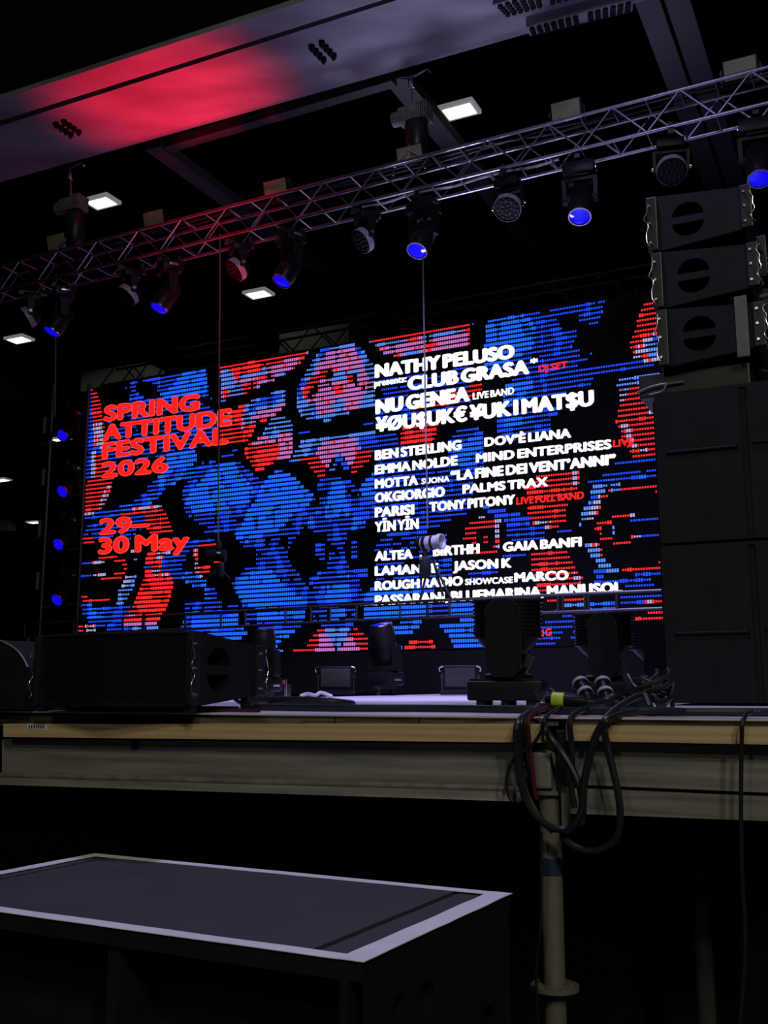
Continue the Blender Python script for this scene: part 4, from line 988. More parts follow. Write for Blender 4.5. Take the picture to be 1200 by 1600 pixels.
rope(PP(88, 428, PT), PP(86, 652, PT), 'thin rope hanging down from the left end of the truss')

# spotlight on its stand in front of the white names
c0 = PP(672, 848, PT)
tr_ = thing('follow_spot', 'grey spotlight with crossed legs hanging in front of the white band names', 'spotlight', tuple(c0), group='hung spotlights')
ax = (SD * 0.96 - ND * 0.1 + UP * 0.02).normalized(); mM = Matrix.Translation(c0) @ ax.to_track_quat('Z', 'Y').to_matrix().to_4x4()
MB().lathe([(0, -0.115), (0.045, -0.11), (0.058, -0.08), (0.060, 0.0), (0.060, 0.08), (0.068, 0.085), (0.068, 0.118), (0.056, 0.118), (0.05, 0.1), (0, 0.098)], mM, 24).build('barrel', M_grey_cloth, tr_, smooth=True, world=True)
MB().lathe([(0.0605, -0.06), (0.064, -0.06), (0.064, -0.03), (0.0605, -0.03)], mM, 24).lathe([(0.0605, 0.02), (0.064, 0.02), (0.064, 0.04), (0.0605, 0.04)], mM, 24).lathe([(0, -0.125), (0.052, -0.118), (0.062, -0.09), (0.0615, -0.075), (0.0, -0.075)], mM, 24).build('end_cap', M_case, tr_, smooth=True, world=True)
yk = PP(664, 868, PT)
MB().box(yk, (0.035, 0.03, 0.16), bevel=0.006).build('yoke', M_case, tr_, smooth=True, world=True)
MB().box(yk - UP * 0.10, (0.10, 0.08, 0.18), bevel=0.03).build('ballast', M_case, tr_, smooth=True, world=True)
MB().box(PP(661, 872, PT) - ND * 0.05, (0.022, 0.01, 0.045), bevel=0.003).build('metal_tab', M_chrome, tr_, smooth=True, world=True)
for e_, fpx in ((0, (655, 944)), (1, (706, 938)), (2, (684, 930))):
    MB().tube(PP(672, 872, PT) + ND * 0.03 * e_, PP(*fpx, PT) + ND * (0.12 if e_ == 2 else 0), 0.011, 8).build('leg', M_dark_alu, tr_, smooth=True, world=True)
c1 = PP(338, 868, PT)
t2 = thing('follow_spot', 'small dark spotlight hanging in front of the blue shapes, right of the festival date', 'spotlight', tuple(c1), group='hung spotlights')
ax = (SD * 0.9 + ND * 0.35 - UP * 0.05).normalized(); mM = Matrix.Translation(c1) @ ax.to_track_quat('Z', 'Y').to_matrix().to_4x4()
MB().lathe([(0, -0.1), (0.045, -0.095), (0.055, -0.06), (0.057, 0.06), (0.062, 0.07), (0.062, 0.09), (0.05, 0.09), (0, 0.08)], mM, 20).build('barrel', M_case, t2, smooth=True, world=True)
MB().box(PP(342, 852, PT), (0.05, 0.04, 0.08), bevel=0.01).build('yoke', M_case, t2, smooth=True, world=True)
MB().box(PP(346, 890, PT), (0.05, 0.05, 0.14), bevel=0.015).build('ballast', M_case, t2, smooth=True, world=True)
MB().lathe([(0, 0), (0.02, 0), (0.024, -0.01), (0.015, -0.02), (0, -0.02)], Matrix.Translation(PP(347, 864, PT) - ND * 0.06), 12).build('knob', M_grey_cloth, t2, smooth=True, world=True)
for fpx in ((322, 905), (360, 905)):
    MB().tube(PP(342, 885, PT), PP(*fpx, PT), 0.008, 8).build('leg', M_dark_alu, t2, smooth=True, world=True)

# ------------------------------------------------------------------ guard rail across the stage
RP = (P(600, 950, 9.2), ND)
def rp(px, py): return PP(px, py, RP)
rail = thing('guard_rail', 'dark two bar guard rail running across the stage before the LED wall', 'railing', tuple(rp(500, 975)))
def ry(px, top): 
    t_ = (px - 37) / (1040 - 37); y = 975 + (922 - 975) * t_ - 3 * math.sin(math.pi * t_)
    return y if top else y + (22 + 6 * t_)
for top in (True, False):
    MB().path([rp(px, ry(px, top)) for px in (37, 290, 540, 790, 1080)], 0.0125, 8, 3).build('rail_bar', M_dark_alu, rail, smooth=True, world=True)
for px in (38, 115, 192, 225, 290, 345, 383, 446, 486, 516, 557, 625, 668, 703, 790, 872, 880, 914, 920, 964, 1046):
    MB().tube(rp(px, ry(px, True)), rp(px, ry(px, False)), 0.011, 8).build('post', M_dark_alu, rail, smooth=True, world=True)
for px in (44, 1075):
    p = rp(px, ry(px, False)); g = Vector((p.x, p.y, deck_z(p)))
    MB().tube(g, p, 0.02, 8).build('foot', M_dark_alu, rail, smooth=True, world=True)

# ------------------------------------------------------------------ line array boxes
def half_moons(cx, cz, r, gap, n=12):
    up_ = arc(cx, cz + gap, r, r * 0.92, 0, 180, n); dn = arc(cx, cz - gap, r, r * 0.92, 180, 360, n)
    return [up_, dn]
def line_array(name, label, W, H, D, Hr, loc, rz, group=None, strap=False):
    """front at -Y (V shaped grille), side panels at +-X taper to the back; base centre at the origin"""
    t = thing(name, label, 'loudspeaker', loc, (0, 0, rz), group)
    zc = H / 2
    def zt(y): return H / 2 + (Hr - H) / 2 * max(0, (y / D))
    # top, bottom and back boards
    mb = MB(); x0 = W / 2 - 0.004
    mb.hull([(-x0, 0.03, zc + H / 2 - 0.012), (x0, 0.03, zc + H / 2 - 0.012), (x0, D, zc + Hr / 2 - 0.012), (-x0, D, zc + Hr / 2 - 0.012)],
            [(-x0, 0.03, zc + H / 2), (x0, 0.03, zc + H / 2), (x0, D, zc + Hr / 2), (-x0, D, zc + Hr / 2)])
    mb.hull([(-x0, 0.03, zc - H / 2), (x0, 0.03, zc - H / 2), (x0, D, zc - Hr / 2), (-x0, D, zc - Hr / 2)],
            [(-x0, 0.03, zc - H / 2 + 0.012), (x0, 0.03, zc - H / 2 + 0.012), (x0, D, zc - Hr / 2 + 0.012), (-x0, D, zc - Hr / 2 + 0.012)])
    mb.box((0, D - 0.006, zc), (W - 0.01, 0.012, Hr - 0.004))
    mb.build('cabinet', M_cab, t)
    # side panels with the split round hand hole
    for s_ in (-1, 1):
        mb = MB(); k0 = 0.0
        outer = [(k0, zc - H / 2), (D, zc - Hr / 2), (D, zc + Hr / 2), (k0, zc + H / 2)]
        mb.holed(outer, half_moons(D * 0.40, zc - 0.002, D * 0.178, 0.015 * H / 0.25), lambda y, z, d: Vector((s_ * (W / 2 - d), y, z)), 0.075)
        p_ = mb.build('side_panel', M_cab, t)
    # V front: two grille faces meeting at a crease that stands proud
    mb = MB(); v = 0.055
    for s_ in (-1, 1):
        mb.hull([(0, -v, zc - H / 2 + 0.01), (s_ * (W / 2 - 0.012), 0.0, zc - H / 2 + 0.01), (s_ * (W / 2 - 0.012), 0.03, zc - H / 2 + 0.01), (0, 0.03, zc - H / 2 + 0.01)],
                [(0, -v, zc + H / 2 - 0.01), (s_ * (W / 2 - 0.012), 0.0, zc + H / 2 - 0.01), (s_ * (W / 2 - 0.012), 0.03, zc + H / 2 - 0.01), (0, 0.03, zc + H / 2 - 0.01)])
    mb.build('front_grille', M_grille, t)
    mb = MB()
    for z in (zc - H / 2 + 0.006, zc + H / 2 - 0.006):
        for s_ in (-1, 1): mb.tube((0, -v - 0.002, z), (s_ * (W / 2), -0.002, z), 0.006, 8)
    mb.build('grille_edge', M_cab, t)
    # rigging bars at front and back of the sides
    for s_ in (-1, 1):
        for yb_, hh_ in ((0.0, H * 0.96), (D + 0.018, Hr)):
            rg = MB().box((s_ * (W / 2 + 0.002), yb_, zc), (0.028, 0.05, hh_), bevel=0.004).build('rigging_bar', M_dark_alu, t)
            for z in (-0.36, 0.0, 0.33):
                MB().tube((s_ * (W / 2 + 0.012), yb_ - 0.008, zc + hh_ * z), (s_ * (W / 2 + 0.026), yb_ - 0.008, zc + hh_ * z), 0.0065, 8).build('quick_pin', M_chrome, rg, smooth=True)
            sg = -1 if yb_ == 0 else 1
            pn = [(s_ * (W / 2 + 0.022), yb_ + sg * (0.012 + 0.026 * h01(k, int(yb_ * 50), int(s_ + 2), int(H * 1000))), zc + hh_ * (-0.42 + 0.84 * k / 10)) for k in range(11)]
            MB().path(pn, 0.0018, 6, 3).build('pin_wire', M_chrome, rg, smooth=True)
    if strap: MB().box((W / 2 + 0.006, D * 0.86, zc), (0.014, 0.055, H * 1.02), bevel=0.004).build('grey_strap', mat('dull_grey_plate', (0.12, 0.12, 0.09), 0.55, noise=((20, 20, 20), (0.07, 0.07, 0.06), 0.7)), t)
    return t
def dirpos(px, Y, dz=0.0): return on_deck(px, Y, dz)
# the front fill on the deck edge, left
Hf = 0.262
ca = on_deck(62, 3.98); cb = on_deck(296, 3.98)
pA = PP(62, 1082, (P(300, 1082, 3.62), ND)); pB = PP(299, 1082, (P(300, 1082, 3.62), ND))
Wf = (pB - pA).length; mid = (pA + pB) / 2; mid.z = deck_z(mid) + 0.022
line_array('line_array_speaker', 'black loudspeaker with creased grille lying on the deck edge at the left', Wf, Hf, 0.40, 0.19, tuple(mid), -YAW)
ff = bpy.data.objects['line_array_speaker']
for px_, yy in ((-Wf / 2 + 0.01, 0.0), (Wf / 2 - 0.01, 0.0), (Wf / 2 - 0.02, 0.36), (-Wf / 2 + 0.02, 0.36)):
    MB().box((px_, yy + 0.01, 0.02 if yy < 0.1 else 0.02), (0.03, 0.03, 0.08)).build('foot', M_dark_alu, ff)

# the stack at the right: three boxes over two subs
rz_s = -YAW - math.pi / 2
YS = 4.65
s0 = PP(1043, 1082, (P(1043, 1082, YS), ND))               # near left edge of the stack, on the face that looks at us
def stk(along, back, z): return Vector((s0.x, s0.y, 0)) + SD * along + ND * back + UP * z
zb = deck_z(s0)
def zat(py, px=1043): return PP(px, py, (P(1043, 1082, YS), ND)).z
zsub_top = zat(612); zmid = (zb + zsub_top) / 2
prev = None
for i, (z0, z1, lab) in enumerate(((zb + 0.008, zmid, 'tall black subwoofer cabinet, lower of the two in the right hand stack'), (zmid + 0.004, zsub_top, 'tall black subwoofer cabinet, upper of the two, under the line array boxes'))):
    Dp, Wd = 0.74, 0.70; Hs = z1 - z0
    t = thing('stacked_subwoofer', lab, 'subwoofer', tuple(stk(Dp / 2, Wd / 2, z0)), (0, 0, -YAW), 'stacked subwoofers')
    mb = MB()
    mb.box((0, 0.012, Hs / 2), (Dp, Wd - 0.024, Hs - 0.006), bevel=0.006); mb.build('cabinet', M_cab, t)
    mb = MB()
    zc_ = (zat(994 if i == 0 else 711) - z0)
    outer = [(-Dp / 2, 0.004), (Dp / 2, 0.004), (Dp / 2, Hs - 0.004), (-Dp / 2, Hs - 0.004)]
    holes = [[(-Dp / 2 + 0.375, 0.02), (-Dp / 2 + 0.405, 0.02), (-Dp / 2 + 0.405, Hs - 0.02), (-Dp / 2 + 0.375, Hs - 0.02)],
             arc(-Dp / 2 + 0.06, zc_, 0.018, 0.020, 90, 270, 8) + [(-Dp / 2 + 0.36, zc_ - 0.020), (-Dp / 2 + 0.36, zc_ + 0.020)],
             [(-Dp / 2 + 0.42, zc_ - 0.020), (Dp / 2 - 0.05, zc_ - 0.020), (Dp / 2 - 0.05, zc_ + 0.020), (-Dp / 2 + 0.42, zc_ + 0.020)]]
    mb.holed(outer, holes, lambda x, z, d: Vector((x, -Wd / 2 + d, z)), 0.012)
    mb.build('side_panel', M_cab, t)
    mb = MB().tube((-Dp / 2 + 0.05, -Wd / 2 + 0.002, zc_ + 0.012), (-Dp / 2 + 0.355, -Wd / 2 + 0.002, zc_ + 0.012), 0.007, 10); mb.build('handle_bar', M_cab, t, smooth=True)
    MB().box((-Dp / 2 - 0.006, 0, Hs / 2), (0.012, Wd - 0.06, Hs - 0.06)).build('front_grille', M_grille, t)
fr_ = thing('array_frame', 'flat black frame between the line array boxes and the upper subwoofer', 'frame', tuple(stk(0.25, 0.35, zsub_top)), (0, 0, -YAW))
za = zat(574)
MB().box((-0.08, 0, (za - zsub_top) / 2), (0.50, 0.56, za - zsub_top - 0.004), bevel=0.006).build('plate', M_dark_alu, fr_)
MB().path([(-0.34, -0.29, 0.03), (-0.25, -0.30, 0.05), (-0.12, -0.295, 0.055)], 0.006, 6).path([(-0.28, -0.3, 0.01), (-0.22, -0.3, 0.02), (-0.2, -0.3, 0.05)], 0.004, 6).build('locking_pin', M_steel, fr_, smooth=True)
Hl = (zat(303) - za) / 3 - 0.003
offx = 0.055
for i in range(3):
    z = za + 0.002 + i * (Hl + 0.003)
    lab = ['line array box with grey strap, lowest of three in the right stack', 'line array box with half moon hand holes, middle of three in the right stack', 'line array box with half moon hand holes, topmost of three in the right stack'][i]
    p = stk(offx - 0.012 * (i), 0.30, z)
    line_array('line_array_speaker', lab, 0.60, Hl, 0.41, Hl * 0.74, tuple(p), rz_s, 'line array boxes in the right stack', strap=(i == 0))
# hardware, loose cables and a post behind the boxes at the right edge
pst = stk(0.56, 0.42, 0)
t = thing('stack_post', 'black square post behind the right speaker stack', 'post', tuple(stk(0.56, 0.42, zsub_top)))
MB().prism([stk(0.60, 0.40, zsub_top), stk(0.67, 0.40, zsub_top), stk(0.67, 0.47, zsub_top), stk(0.60, 0.47, zsub_top)], (0, 0, 0.95)).build('tube', M_dark_alu, t, world=True)
MB().tube(stk(0.40, 0.38, zsub_top + 0.52), stk(0.72, 0.38, zsub_top + 0.56), 0.012, 8).build('cross_bar', M_steel, t, smooth=True, world=True)
for k in range(4):
    z0 = zsub_top + 0.1 + 0.18 * k
    pts = [stk(0.44 + 0.05 * math.sin(j * 1.7 + k), 0.30, z0 + 0.035 * j + 0.03 * math.cos(j * 2.1 + k)) for j in range(7)]
    tag(MB().path(pts, 0.006, 6, 5).build('speaker_cable', M_rubber, smooth=True), ['loose black cable behind the lowest line array box', 'loose black cable behind the lower pair of line array boxes', 'loose black cable behind the middle line array box', 'loose black cable behind the topmost line array box'][k], 'cable', 'cables behind the right stack')
pts = [stk(0.30, 0.28, zsub_top + 0.58), stk(0.42, 0.24, zsub_top + 0.6), stk(0.52, 0.24, zsub_top + 0.585), stk(0.66, 0.26, zsub_top + 0.60)]

# ------------------------------------------------------------------ monitor wedge cut by the left frame edge
WY = 4.05
pw = on_deck(8, WY, 0.006)
wd = thing('stage_monitor', 'black stage monitor with curved top and round side plate at the left edge', 'loudspeaker', tuple(pw), (0, 0, -YAW))
k_ = WY / 1640.0
prof = [(-0.34, 0), (0.098, 0), (0.118, 0.07), (0.112, 0.16), (0.085, 0.195), (0.05, 0.225), (0.0, 0.25), (-0.06, 0.268), (-0.16, 0.275), (-0.34, 0.27)]
MB().prism([(x, 0, z) for x, z in prof], (0, 0.38, 0)).build('cabinet', M_cab, wd)
mb = MB(); mb.holed([(x, z) for x, z in prof], [arc(0.005, 0.105, 0.038, 0.038, 0, 350, 22), [(0.03, 0.19), (0.068, 0.15), (0.075, 0.16), (0.045, 0.205)]], lambda x, z, d: Vector((x, -0.002 + d, z)), 0.02)
mb.build('side_panel', M_cab, wd)
MB().lathe([(0.0, 0), (0.018, 0), (0.03, 0.008), (0.036, 0.008), (0.036, 0.016), (0.0, 0.016)], Matrix.Translation((0.005, 0.004, 0.105)) @ Matrix.Rotation(-math.pi / 2, 4, 'X'), 20).build('round_plate', M_case, wd, smooth=True)
mb = MB()
mb.path([(x, -0.003, z + 0.001) for x, z in prof[3:]], 0.0035, 6, 4); mb.build('edge_trim', M_steel, wd, smooth=True)

# ------------------------------------------------------------------ big moving heads standing on the deck
def big_head(label, grp):
    t = thing('moving_head', label, 'stage light', group=grp)
    b = MB().box((0, 0, 0.066), (0.33, 0.33, 0.085), bevel=0.012).box((-0.11, 0, 0.112), (0.10, 0.24, 0.014), bevel=0.003).box((0.11, 0, 0.112), (0.10, 0.24, 0.014), bevel=0.003).build('base', M_case, t, smooth=True)
    for x in (-0.11, 0.0, 0.11):
        for y in (-0.12, 0.12): MB().tube((x, y, 0), (x, y, 0.026), 0.02, 12).build('foot', M_rubber, t, smooth=True)
    MB().lathe([(0.0, 0.105), (0.11, 0.105), (0.11, 0.135), (0.09, 0.145), (0, 0.145)], seg=24).build('turntable', M_case, t, smooth=True)
    for s_ in (-1, 1):
        o_ = [(-0.045, 0.125), (0.045, 0.125), (0.078, 0.17)] + arc(0.0, 0.395, 0.078, 0.075, 0, 180, 14) + [(-0.078, 0.17)]
        mb = MB().prism([(x, s_ * 0.145 - 0.025, z) for x, z in o_], (0, 0.05, 0)); y_ = mb.build('yoke_arm', M_case, t)
        MB().path([(x, s_ * 0.145 + s_ * 0.026, z) for x, z in o_[2:-1]], 0.003, 6, 2).build('arm_trim', M_dark_alu, y_, smooth=True)
    prof_ = [(0, 0.225), (0.06, 0.225), (0.09, 0.245), (0.115, 0.28), (0.125, 0.30)]
    z = 0.30
    for k in range(9): prof_ += [(0.142, z), (0.142, z + 0.008), (0.134, z + 0.010), (0.134, z + 0.018)]; z += 0.018
    prof_ += [(0.146, z), (0.146, z + 0.012), (0.138, z + 0.014), (0.0, z + 0.012)]
    h = MB().lathe([(r * 1.12 if r > 0.1 else r, q) for r, q in prof_], seg=36)
    # the round head is squeezed between the arms
    for v in h.bm.verts: v.co.y *= 0.72
    hd = h.build('head', M_case, t, smooth=True)
    lz = MB().lathe([(0, z + 0.0125), (0.12, z + 0.0125), (0.12, z + 0.016), (0.0, z + 0.018)], seg=32)
    for v in lz.bm.verts: v.co.y *= 0.7
    lz.build('front_lens', M_lens_dark, hd, smooth=True)
    MB().box((0.10, -0.10, 0.225), (0.06, 0.03, 0.012), rotm('Y', 35)).box((0.10, -0.10, 0.19), (0.03, 0.03, 0.05), rotm('Y', 20)).build('handle', M_dark_alu, t)
    return t
bh = big_head('big black moving head in front of the screen, largest and left of the three beside the stack', 'big moving heads on the deck')
for i, (px, Y, sc_, rz) in enumerate(((795, 4.75, 1.0, -14), (946, 5.6, 0.98, -14), (1029, 6.3, 0.99, -14))):
    o = bh if i == 0 else copy_tree(bh)
    o['label'] = ['big black moving head in front of the screen, largest and left of the three', 'big black moving head in the middle of the three, behind the cable connectors', 'big black moving head partly hidden behind the right speaker stack'][i]
    o.location = on_deck(px, Y, 0.0); o.rotation_euler = (0, 0, math.radians(rz)); o.scale = (sc_,) * 3
# beam lights standing on the deck upstage, lens up
for i, (px, Y, pan, tilt, lab, s_) in enumerate(((602, 9.3, -40, 14, 'beam light standing on the deck with lens up, in front of the red triangles', 0.92), (411, 6.2, -30, 4, 'beam light standing upright just behind the left loudspeaker', 0.62))):
    o = copy_tree(proto); o.name = 'floor_spot_light'; o['label'] = lab; o['group'] = 'beam lights on the deck'
    pose(o, on_deck(px, Y, 0.055 * s_), math.radians(pan), tilt, s_, flip=True)
# strobe floods standing on the deck
M_darkface = mat('dark_reflector_glass', (0.032, 0.033, 0.031), 0.4, spec=0.2, noise=((3, 14, 30), (0.018, 0.018, 0.018), 0.7))
for i, (px, Y, lab) in enumerate(((524, 9.2, 'flood panel standing on the deck below the red triangles'), (719, 9.0, 'flood panel standing on the deck left of the big moving head'), (990, 6.6, 'flood panel standing between the two right hand moving heads'))):
    o = flood(lab, 'flood light', 'flood panels on the deck', M_darkface)
    o.location = on_deck(px, Y, 0.155); o.rotation_euler = (math.radians(6), 0, -0.1)
    MB().box((0, 0.05, -0.145), (0.36, 0.14, 0.02), bevel=0.003).build('stand', M_case, o, smooth=True)
    for s_ in (-1, 1): MB().path([(s_ * 0.15, 0, 0.1), (s_ * 0.185, 0, 0.085), (s_ * 0.18, 0.0, 0.05)], 0.008, 6).build('side_clip', M_chrome, o, smooth=True)
    o.scale = (0.95,) * 3 if i < 2 else (0.5,) * 3
    if i == 2: o.location = on_deck(px, Y, 0.08)

# ------------------------------------------------------------------ the light tower at the left of the screen
TY = 13.4
def tw(px, py, dY=0.0): return P(px, py, TY + dY)
tower = thing('light_tower', 'dark tower with shelves of lights standing left of the LED wall', 'tower', tuple(on_deck(90, TY)))
for px in (64, 122):
    for dY in (0, 0.5):
        b_ = tw(px - 6, 1060, dY); b_.z = deck_z(b_); t_ = Vector((b_.x, b_.y, P(px, 600, TY).z))
        MB().tube(b_, t_, 0.024, 8).build('upright', M_dark_alu, tower, smooth=True, world=True)
for y in (692, 778, 862, 947):
    a, b = tw(64, y + 4), tw(124, y - 4)
    MB().prism([a, b, b + ND * 0.5, a + ND * 0.5], (0, 0, 0.025)).build('shelf', M_dark_alu, tower, world=True)
M_dull = mat('dull_pale_metal', (0.30, 0.30, 0.28), 0.5, 0.3, noise=((20, 20, 20), (0.2, 0.2, 0.19), 0.6))
for i, (px, py) in enumerate(((105, 676), (105, 762), (99, 843), (97, 928))):
    o = copy_tree(proto); o['label'] = f'beam light with blue lens on the left light tower, {["topmost of four", "second from top", "third from top", "lowest of four"][i]}'
    o['group'] = 'beam lights on the left tower'; o.name = 'tower_spot_light'
    p = tw(px + 8, py - 38); pose(o, p, math.radians(-24), -58, 0.80)
    for ch in o.children:
        for g in ([ch] if ch.name.startswith('head') else []): g.data = g.data.copy(); g.data.materials[0] = M_case
for i, (px, py) in enumerate(((72, 665), (70, 746), (64, 826), (61, 908))):
    t = thing('batten_light', f'slim upright pale batten light on the left tower, {["topmost", "second from top", "third from top", "lowest"][i]}', 'stage light', tuple(tw(px, py)), (0, 0, -YAW), 'batten lights on the left tower')
    MB().box((0, 0, 0), (0.055, 0.05, 0.24), bevel=0.01).build('housing', M_case, t, smooth=True)
    MB().box((-0.012, -0.027, 0), (0.02, 0.006, 0.22)).build('reflector', M_dull, t); MB().box((0.014, -0.027, 0), (0.014, 0.006, 0.22)).build('reflector', M_dull, t)

# ------------------------------------------------------------------ odds and ends on the deck
bx_ = on_deck(430, 6.6)
t = thing('junction_box', 'small dark junction box with red top and green switch behind the left loudspeaker', 'box', tuple(bx_), (0, 0, -0.25))
MB().box((0, 0, 0.05), (0.17, 0.12, 0.10), bevel=0.006).build('case', M_case, t, smooth=True)
MB().box((0.01, -0.012, 0.108), (0.11, 0.10, 0.035), bevel=0.004).build('red_lid', M_red, t, smooth=True)
MB().box((-0.055, -0.03, 0.115), (0.035, 0.06, 0.045), bevel=0.005).build('green_switch', M_green, t, smooth=True)
MB().box((0.088, -0.055, 0.06), (0.012, 0.012, 0.14)).build('corner_post', M_chrome, t)
tg = on_deck(493, 7.6)
t = thing('cloth_scrap', 'crumpled pale tape scrap lying on the deck', 'scrap', tuple(tg))
MB().path([(-0.11, 0, 0.014), (-0.06, 0.02, 0.03), (0.0, 0, 0.02), (0.04, 0.01, 0.04), (0.12, 0, 0.012)], 0.014, 7, 4).build('scrap', M_grey_cloth, t, smooth=True)

# ------------------------------------------------------------------ cables
def cab(name, pts, r, label, grp=None, m=None, smooth=6, seg=8):
    return tag(MB().path(pts, r, seg, smooth).build(name, m or M_rubber, smooth=True), label, 'cable', grp)
def dp(px, back, lift=0.012):
    """a point on the deck, back metres behind its front edge"""
    p = sp(px, 1100, back); p.z = deck_z(p) + lift; return p
# along the deck lip
cab('power_cable', [dp(x, 0.30 + 0.03 * math.sin(x * 0.021), 0.014) for x in range(400, 861, 46)], 0.013, 'thick black cable lying along the deck lip, middle stretch', 'cables along the deck lip')
cab('power_cable', [dp(x, 0.16 + 0.025 * math.sin(x * 0.017), 0.013) for x in range(840, 1300, 46)], 0.012, 'thick black cable lying along the deck lip, right stretch', 'cables along the deck lip')
cab('power_cable', [dp(x, 0.22 + 0.03 * math.sin(x * 0.02), 0.012) for x in range(880, 1300, 60)], 0.010, 'thinner black cable behind the right deck lip', 'cables along the deck lip')
cab('power_cable', [dp(x, 0.2 + 0.02 * math.sin(x * 0.03), 0.010) for x in range(-60, 420, 48)], 0.010, 'black cable lying under the left loudspeaker', 'cables along the deck lip')
M_redc = mat('dark_red_cable', (0.07, 0.008, 0.016), 0.45, spec=0.2, noise=((30, 30, 30), (0.04, 0.006, 0.01), 0.6))
cab('power_cable', [dp(x, 0.09 + 0.012 * math.sin(x * 0.025), 0.007) for x in range(70, 420, 48)], 0.006, 'dark red cable along the deck lip under the left loudspeaker', 'cables along the deck lip', M_redc)
# flattened coil left of centre
y_ = 0.8
cab('coiled_cable', [dp(396, 0.75, .03), dp(430, 0.72, .035), dp(480, 0.70, .034), dp(520, 0.72, .028), dp(546, 0.8, .02), dp(548, 0.95, .015), dp(520, 1.0, .012), dp(470, 0.95, .012), dp(430, 0.8, .012), dp(400, 0.5, .012), dp(380, 0.45, .012)], 0.015, 'loop of thick black cable on the deck left of centre', 'coils on the deck')
cab('coiled_cable', [dp(360, 0.7, .06), dp(372, 0.62, .03), dp(392, 0.55, .014), dp(420, 0.52, .013), dp(452, 0.55, .014)], 0.009, 'short grey black cable curling out from behind the left loudspeaker', 'coils on the deck', M_dark_alu)
# tangle at the right of centre
rr = random.Random(3)
LABS = ['over the connectors', 'under the connectors', 'left of the yellow tape', 'right of the yellow tape', 'beside the big moving head', 'before the middle moving head', 'before the hidden moving head', 'at the foot of the right stack']
for k, (x0, x1, bk) in enumerate(((850, 985, 0.55), (862, 1010, 0.45), (838, 905, 0.4), (890, 1000, 0.36), (846, 930, 0.8), (905, 1035, 0.9), (980, 1042, 0.7), (995, 1046, 0.5))):
    pts = [dp(x0 + (x1 - x0) * j / 6, bk + rr.uniform(-0.15, 0.15), 0.012 + 0.05 * abs(math.sin(j * 1.3 + k)) * rr.random() + 0.012 * (k % 3)) for j in range(7)]
    cab('tangled_cable', pts, 0.010 + 0.002 * (k % 2), f'black cable in the tangle {LABS[k]}', 'tangled cables on the deck')
for k, (px, bk, r) in enumerate(((1018, 0.6, 0.07), (1005, 0.8, 0.06))):
    c = dp(px, bk, 0.02)
    pts = [c + SD * r * math.cos(a * 0.7) * (1 + 0.1 * math.sin(a)) + ND * r * math.sin(a * 0.7) + UP * (0.012 * (a % 5) + 0.004 * a) for a in range(22)]
    cab('coiled_cable', pts, 0.008, ['small black cable coil against the foot of the right stack', 'small black cable coil before the hidden moving head'][k], 'coils on the deck', smooth=3)
# two big round connectors and the yellow marked one
def connector(px, bk, ang, tiltz, label, cols):
    p = dp(px, bk, 0.068)
    t = thing('cable_connector', label, 'connector', tuple(p), group='big round connectors')
    d = (SD * math.cos(ang) + ND * math.sin(ang) + UP * tiltz).normalized(); m = Matrix.Translation(p) @ d.to_track_quat('Z', 'Y').to_matrix().to_4x4()
    MB().lathe([(0, -0.07), (0.016, -0.066), (0.02, -0.055), (0.022, -0.022), (0.027, -0.02), (0.027, 0.014), (0.024, 0.016), (0.024, 0.036), (0.028, 0.038), (0.028, 0.06), (0.022, 0.063), (0, 0.063)], m, 20).build('shell', M_case, t, smooth=True, world=True)
    MB().lathe([(0.027, -0.014), (0.0285, -0.014), (0.0285, 0.0), (0.027, 0.0)], m, 20).lathe([(0.028, 0.042), (0.0295, 0.042), (0.0295, 0.056), (0.028, 0.056)], m, 20).build('metal_ring', cols, t, smooth=True, world=True)
connector(914, 0.62, 2.2, 0.75, 'ribbed black connector with pale rings standing in the cable tangle, left of the pair', M_grey_cloth)
connector(946, 0.66, 2.0, 0.8, 'ribbed black connector with pale rings, right of the pair in the cable tangle', M_grey_cloth)
p = dp(880, 0.2, 0.045)
t = thing('taped_plug', 'black plug wrapped in yellow green tape on the deck lip', 'connector', tuple(p))
d = (SD + ND * 0.1 - UP * 0.08).normalized(); m = Matrix.Translation(p) @ d.to_track_quat('Z', 'Y').to_matrix().to_4x4()
MB().lathe([(0, -0.06), (0.016, -0.055), (0.02, 0.0), (0.022, 0.06), (0.015, 0.075), (0, 0.075)], m, 16).build('body', M_case, t, smooth=True, world=True)
MB().lathe([(0.0215, -0.036), (0.0235, -0.034), (0.0245, 0.002), (0.0225, 0.004)], m, 16).build('yellow_tape', M_yellow, t, smooth=True, world=True)

# cables hanging over the stage front: pixel courses turned into points a few centimetres before the beams
def hang(px_pts, off0, off1, r, label, m=None):
    n = len(px_pts) - 1
    pts = [sp(x, y, -(off0 + (off1 - off0) * k / n) if y > 1119 else max(0.0, (1119 - y) * 0.006)) for k, (x, y) in enumerate(px_pts)]
    for k, (x, y) in enumerate(px_pts):
        if y <= 1119:
            q = sp(x, 1117) + ND * (0.02 + (1119 - y) * 0.010); q.z = sp(x, y, 0.02 + (1119 - y) * 0.010).z; pts[k] = q
    return cab('hanging_cable', pts, r, label, 'cables hanging over the stage front', m)
hang([(812, 1102), (830, 1116), (856, 1146), (878, 1176), (893, 1200), (906, 1230), (911, 1262), (908, 1290)], 0.05, 0.07, 0.0105, 'thick black cable crossing diagonally down over the scaffold post head')
hang([(868, 1096), (838, 1100), (814, 1108), (810, 1130), (808, 1165), (812, 1210), (822, 1250), (838, 1275), (860, 1292), (885, 1298)], 0.07, 0.07, 0.011, 'thick black cable hanging in a long bend left of the post')
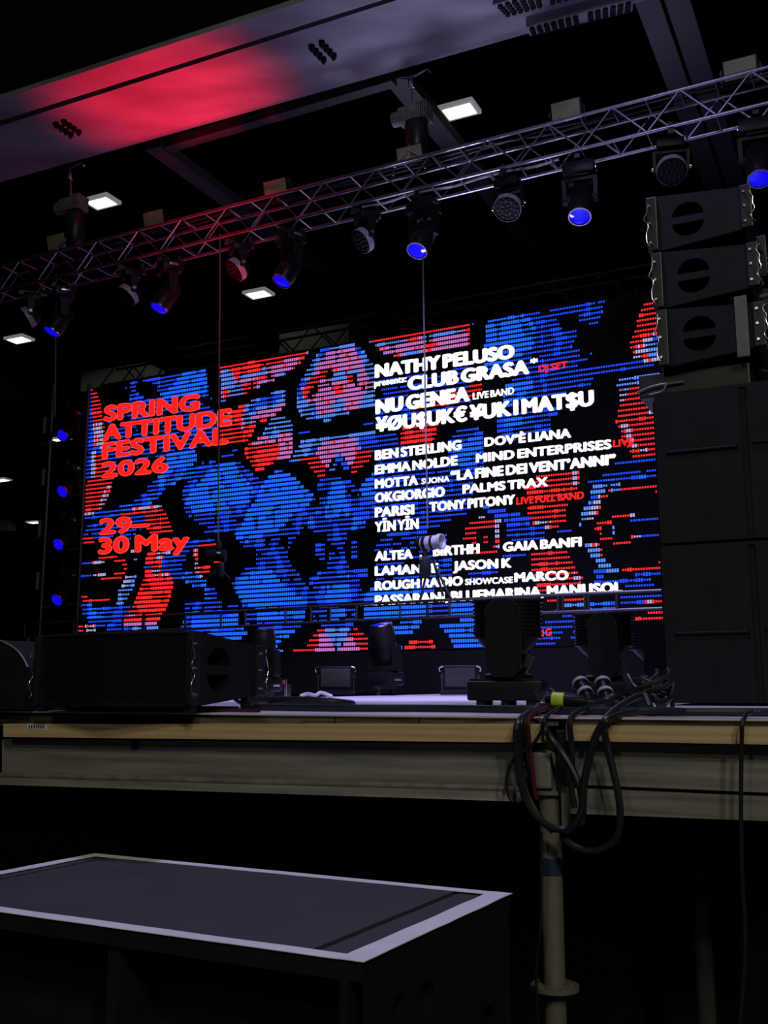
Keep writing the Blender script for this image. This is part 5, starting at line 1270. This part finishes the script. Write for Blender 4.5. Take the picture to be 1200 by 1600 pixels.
hang([(828, 1104), (818, 1120), (813, 1160), (815, 1205), (826, 1245), (846, 1280), (864, 1300)], 0.055, 0.06, 0.008, 'black cable hanging down inside the left bundle')
hang([(826, 1106), (822, 1122), (822, 1160), (826, 1190), (834, 1225)], 0.05, 0.05, 0.006, 'black cable stub hanging beside the left bundle')
hang([(832, 1106), (827, 1122), (828, 1170), (833, 1215), (838, 1250)], 0.055, 0.05, 0.007, 'reddish black cable hanging beside the left bundle', M_redc)
hang([(852, 1104), (853, 1120), (846, 1142), (830, 1166), (808, 1180), (796, 1200), (791, 1222), (794, 1240), (800, 1252)], 0.065, 0.055, 0.0052, 'thin black cable looping out left across the metal beam')
hang([(896, 1106), (892, 1122), (893, 1160), (894, 1185), (893, 1230), (898, 1262)], 0.05, 0.06, 0.0085, 'black cable hanging straight down right of the post')
hang([(1000, 1106), (985, 1096), (968, 1086), (955, 1090), (946, 1106), (944, 1128), (948, 1160), (956, 1196), (965, 1235), (969, 1270), (966, 1302), (950, 1322), (925, 1330), (900, 1324), (880, 1310)], 0.07, 0.06, 0.0105, 'thick black cable looping over the pine batten, right hand strand')
hang([(1060, 1112), (1010, 1110), (975, 1114), (950, 1124), (936, 1140), (926, 1165), (918, 1195), (912, 1230), (910, 1262), (900, 1285), (884, 1300)], 0.085, 0.08, 0.0115, 'thickest black cable looping over the pine batten, left hand strand')
hang([(1196, 1112), (1180, 1112), (1166, 1114), (1161, 1126), (1159, 1160), (1158, 1220), (1158, 1290), (1160, 1380), (1164, 1440), (1163, 1510), (1156, 1600), (1152, 1660)], 0.06, 0.06, 0.0060, 'thin black cable hanging down the right beam to the floor')
hang([(846, 1300), (846, 1360), (845, 1440), (838, 1510), (840, 1590), (842, 1640)], 0.05, 0.04, 0.0042, 'thin cable hanging alongside the scaffold post')

# ------------------------------------------------------------------ lamps aimed from the stage up at the girder
a = on_deck(300, 9.0, 0.5)
lamp('red_beam', 'SPOT', a, PZ(262, 152, ZG), 2300, (1.0, 0.002, 0.03), 0.25, 30, 1.0)
a = on_deck(602, 9.5, 0.6)
lamp('lavender_beam', 'SPOT', a, PZ(790, 60, ZG), 540, (0.62, 0.56, 1.0), 0.35, 46, 1.0)  # uplight added because bounce light on the girder is too weak
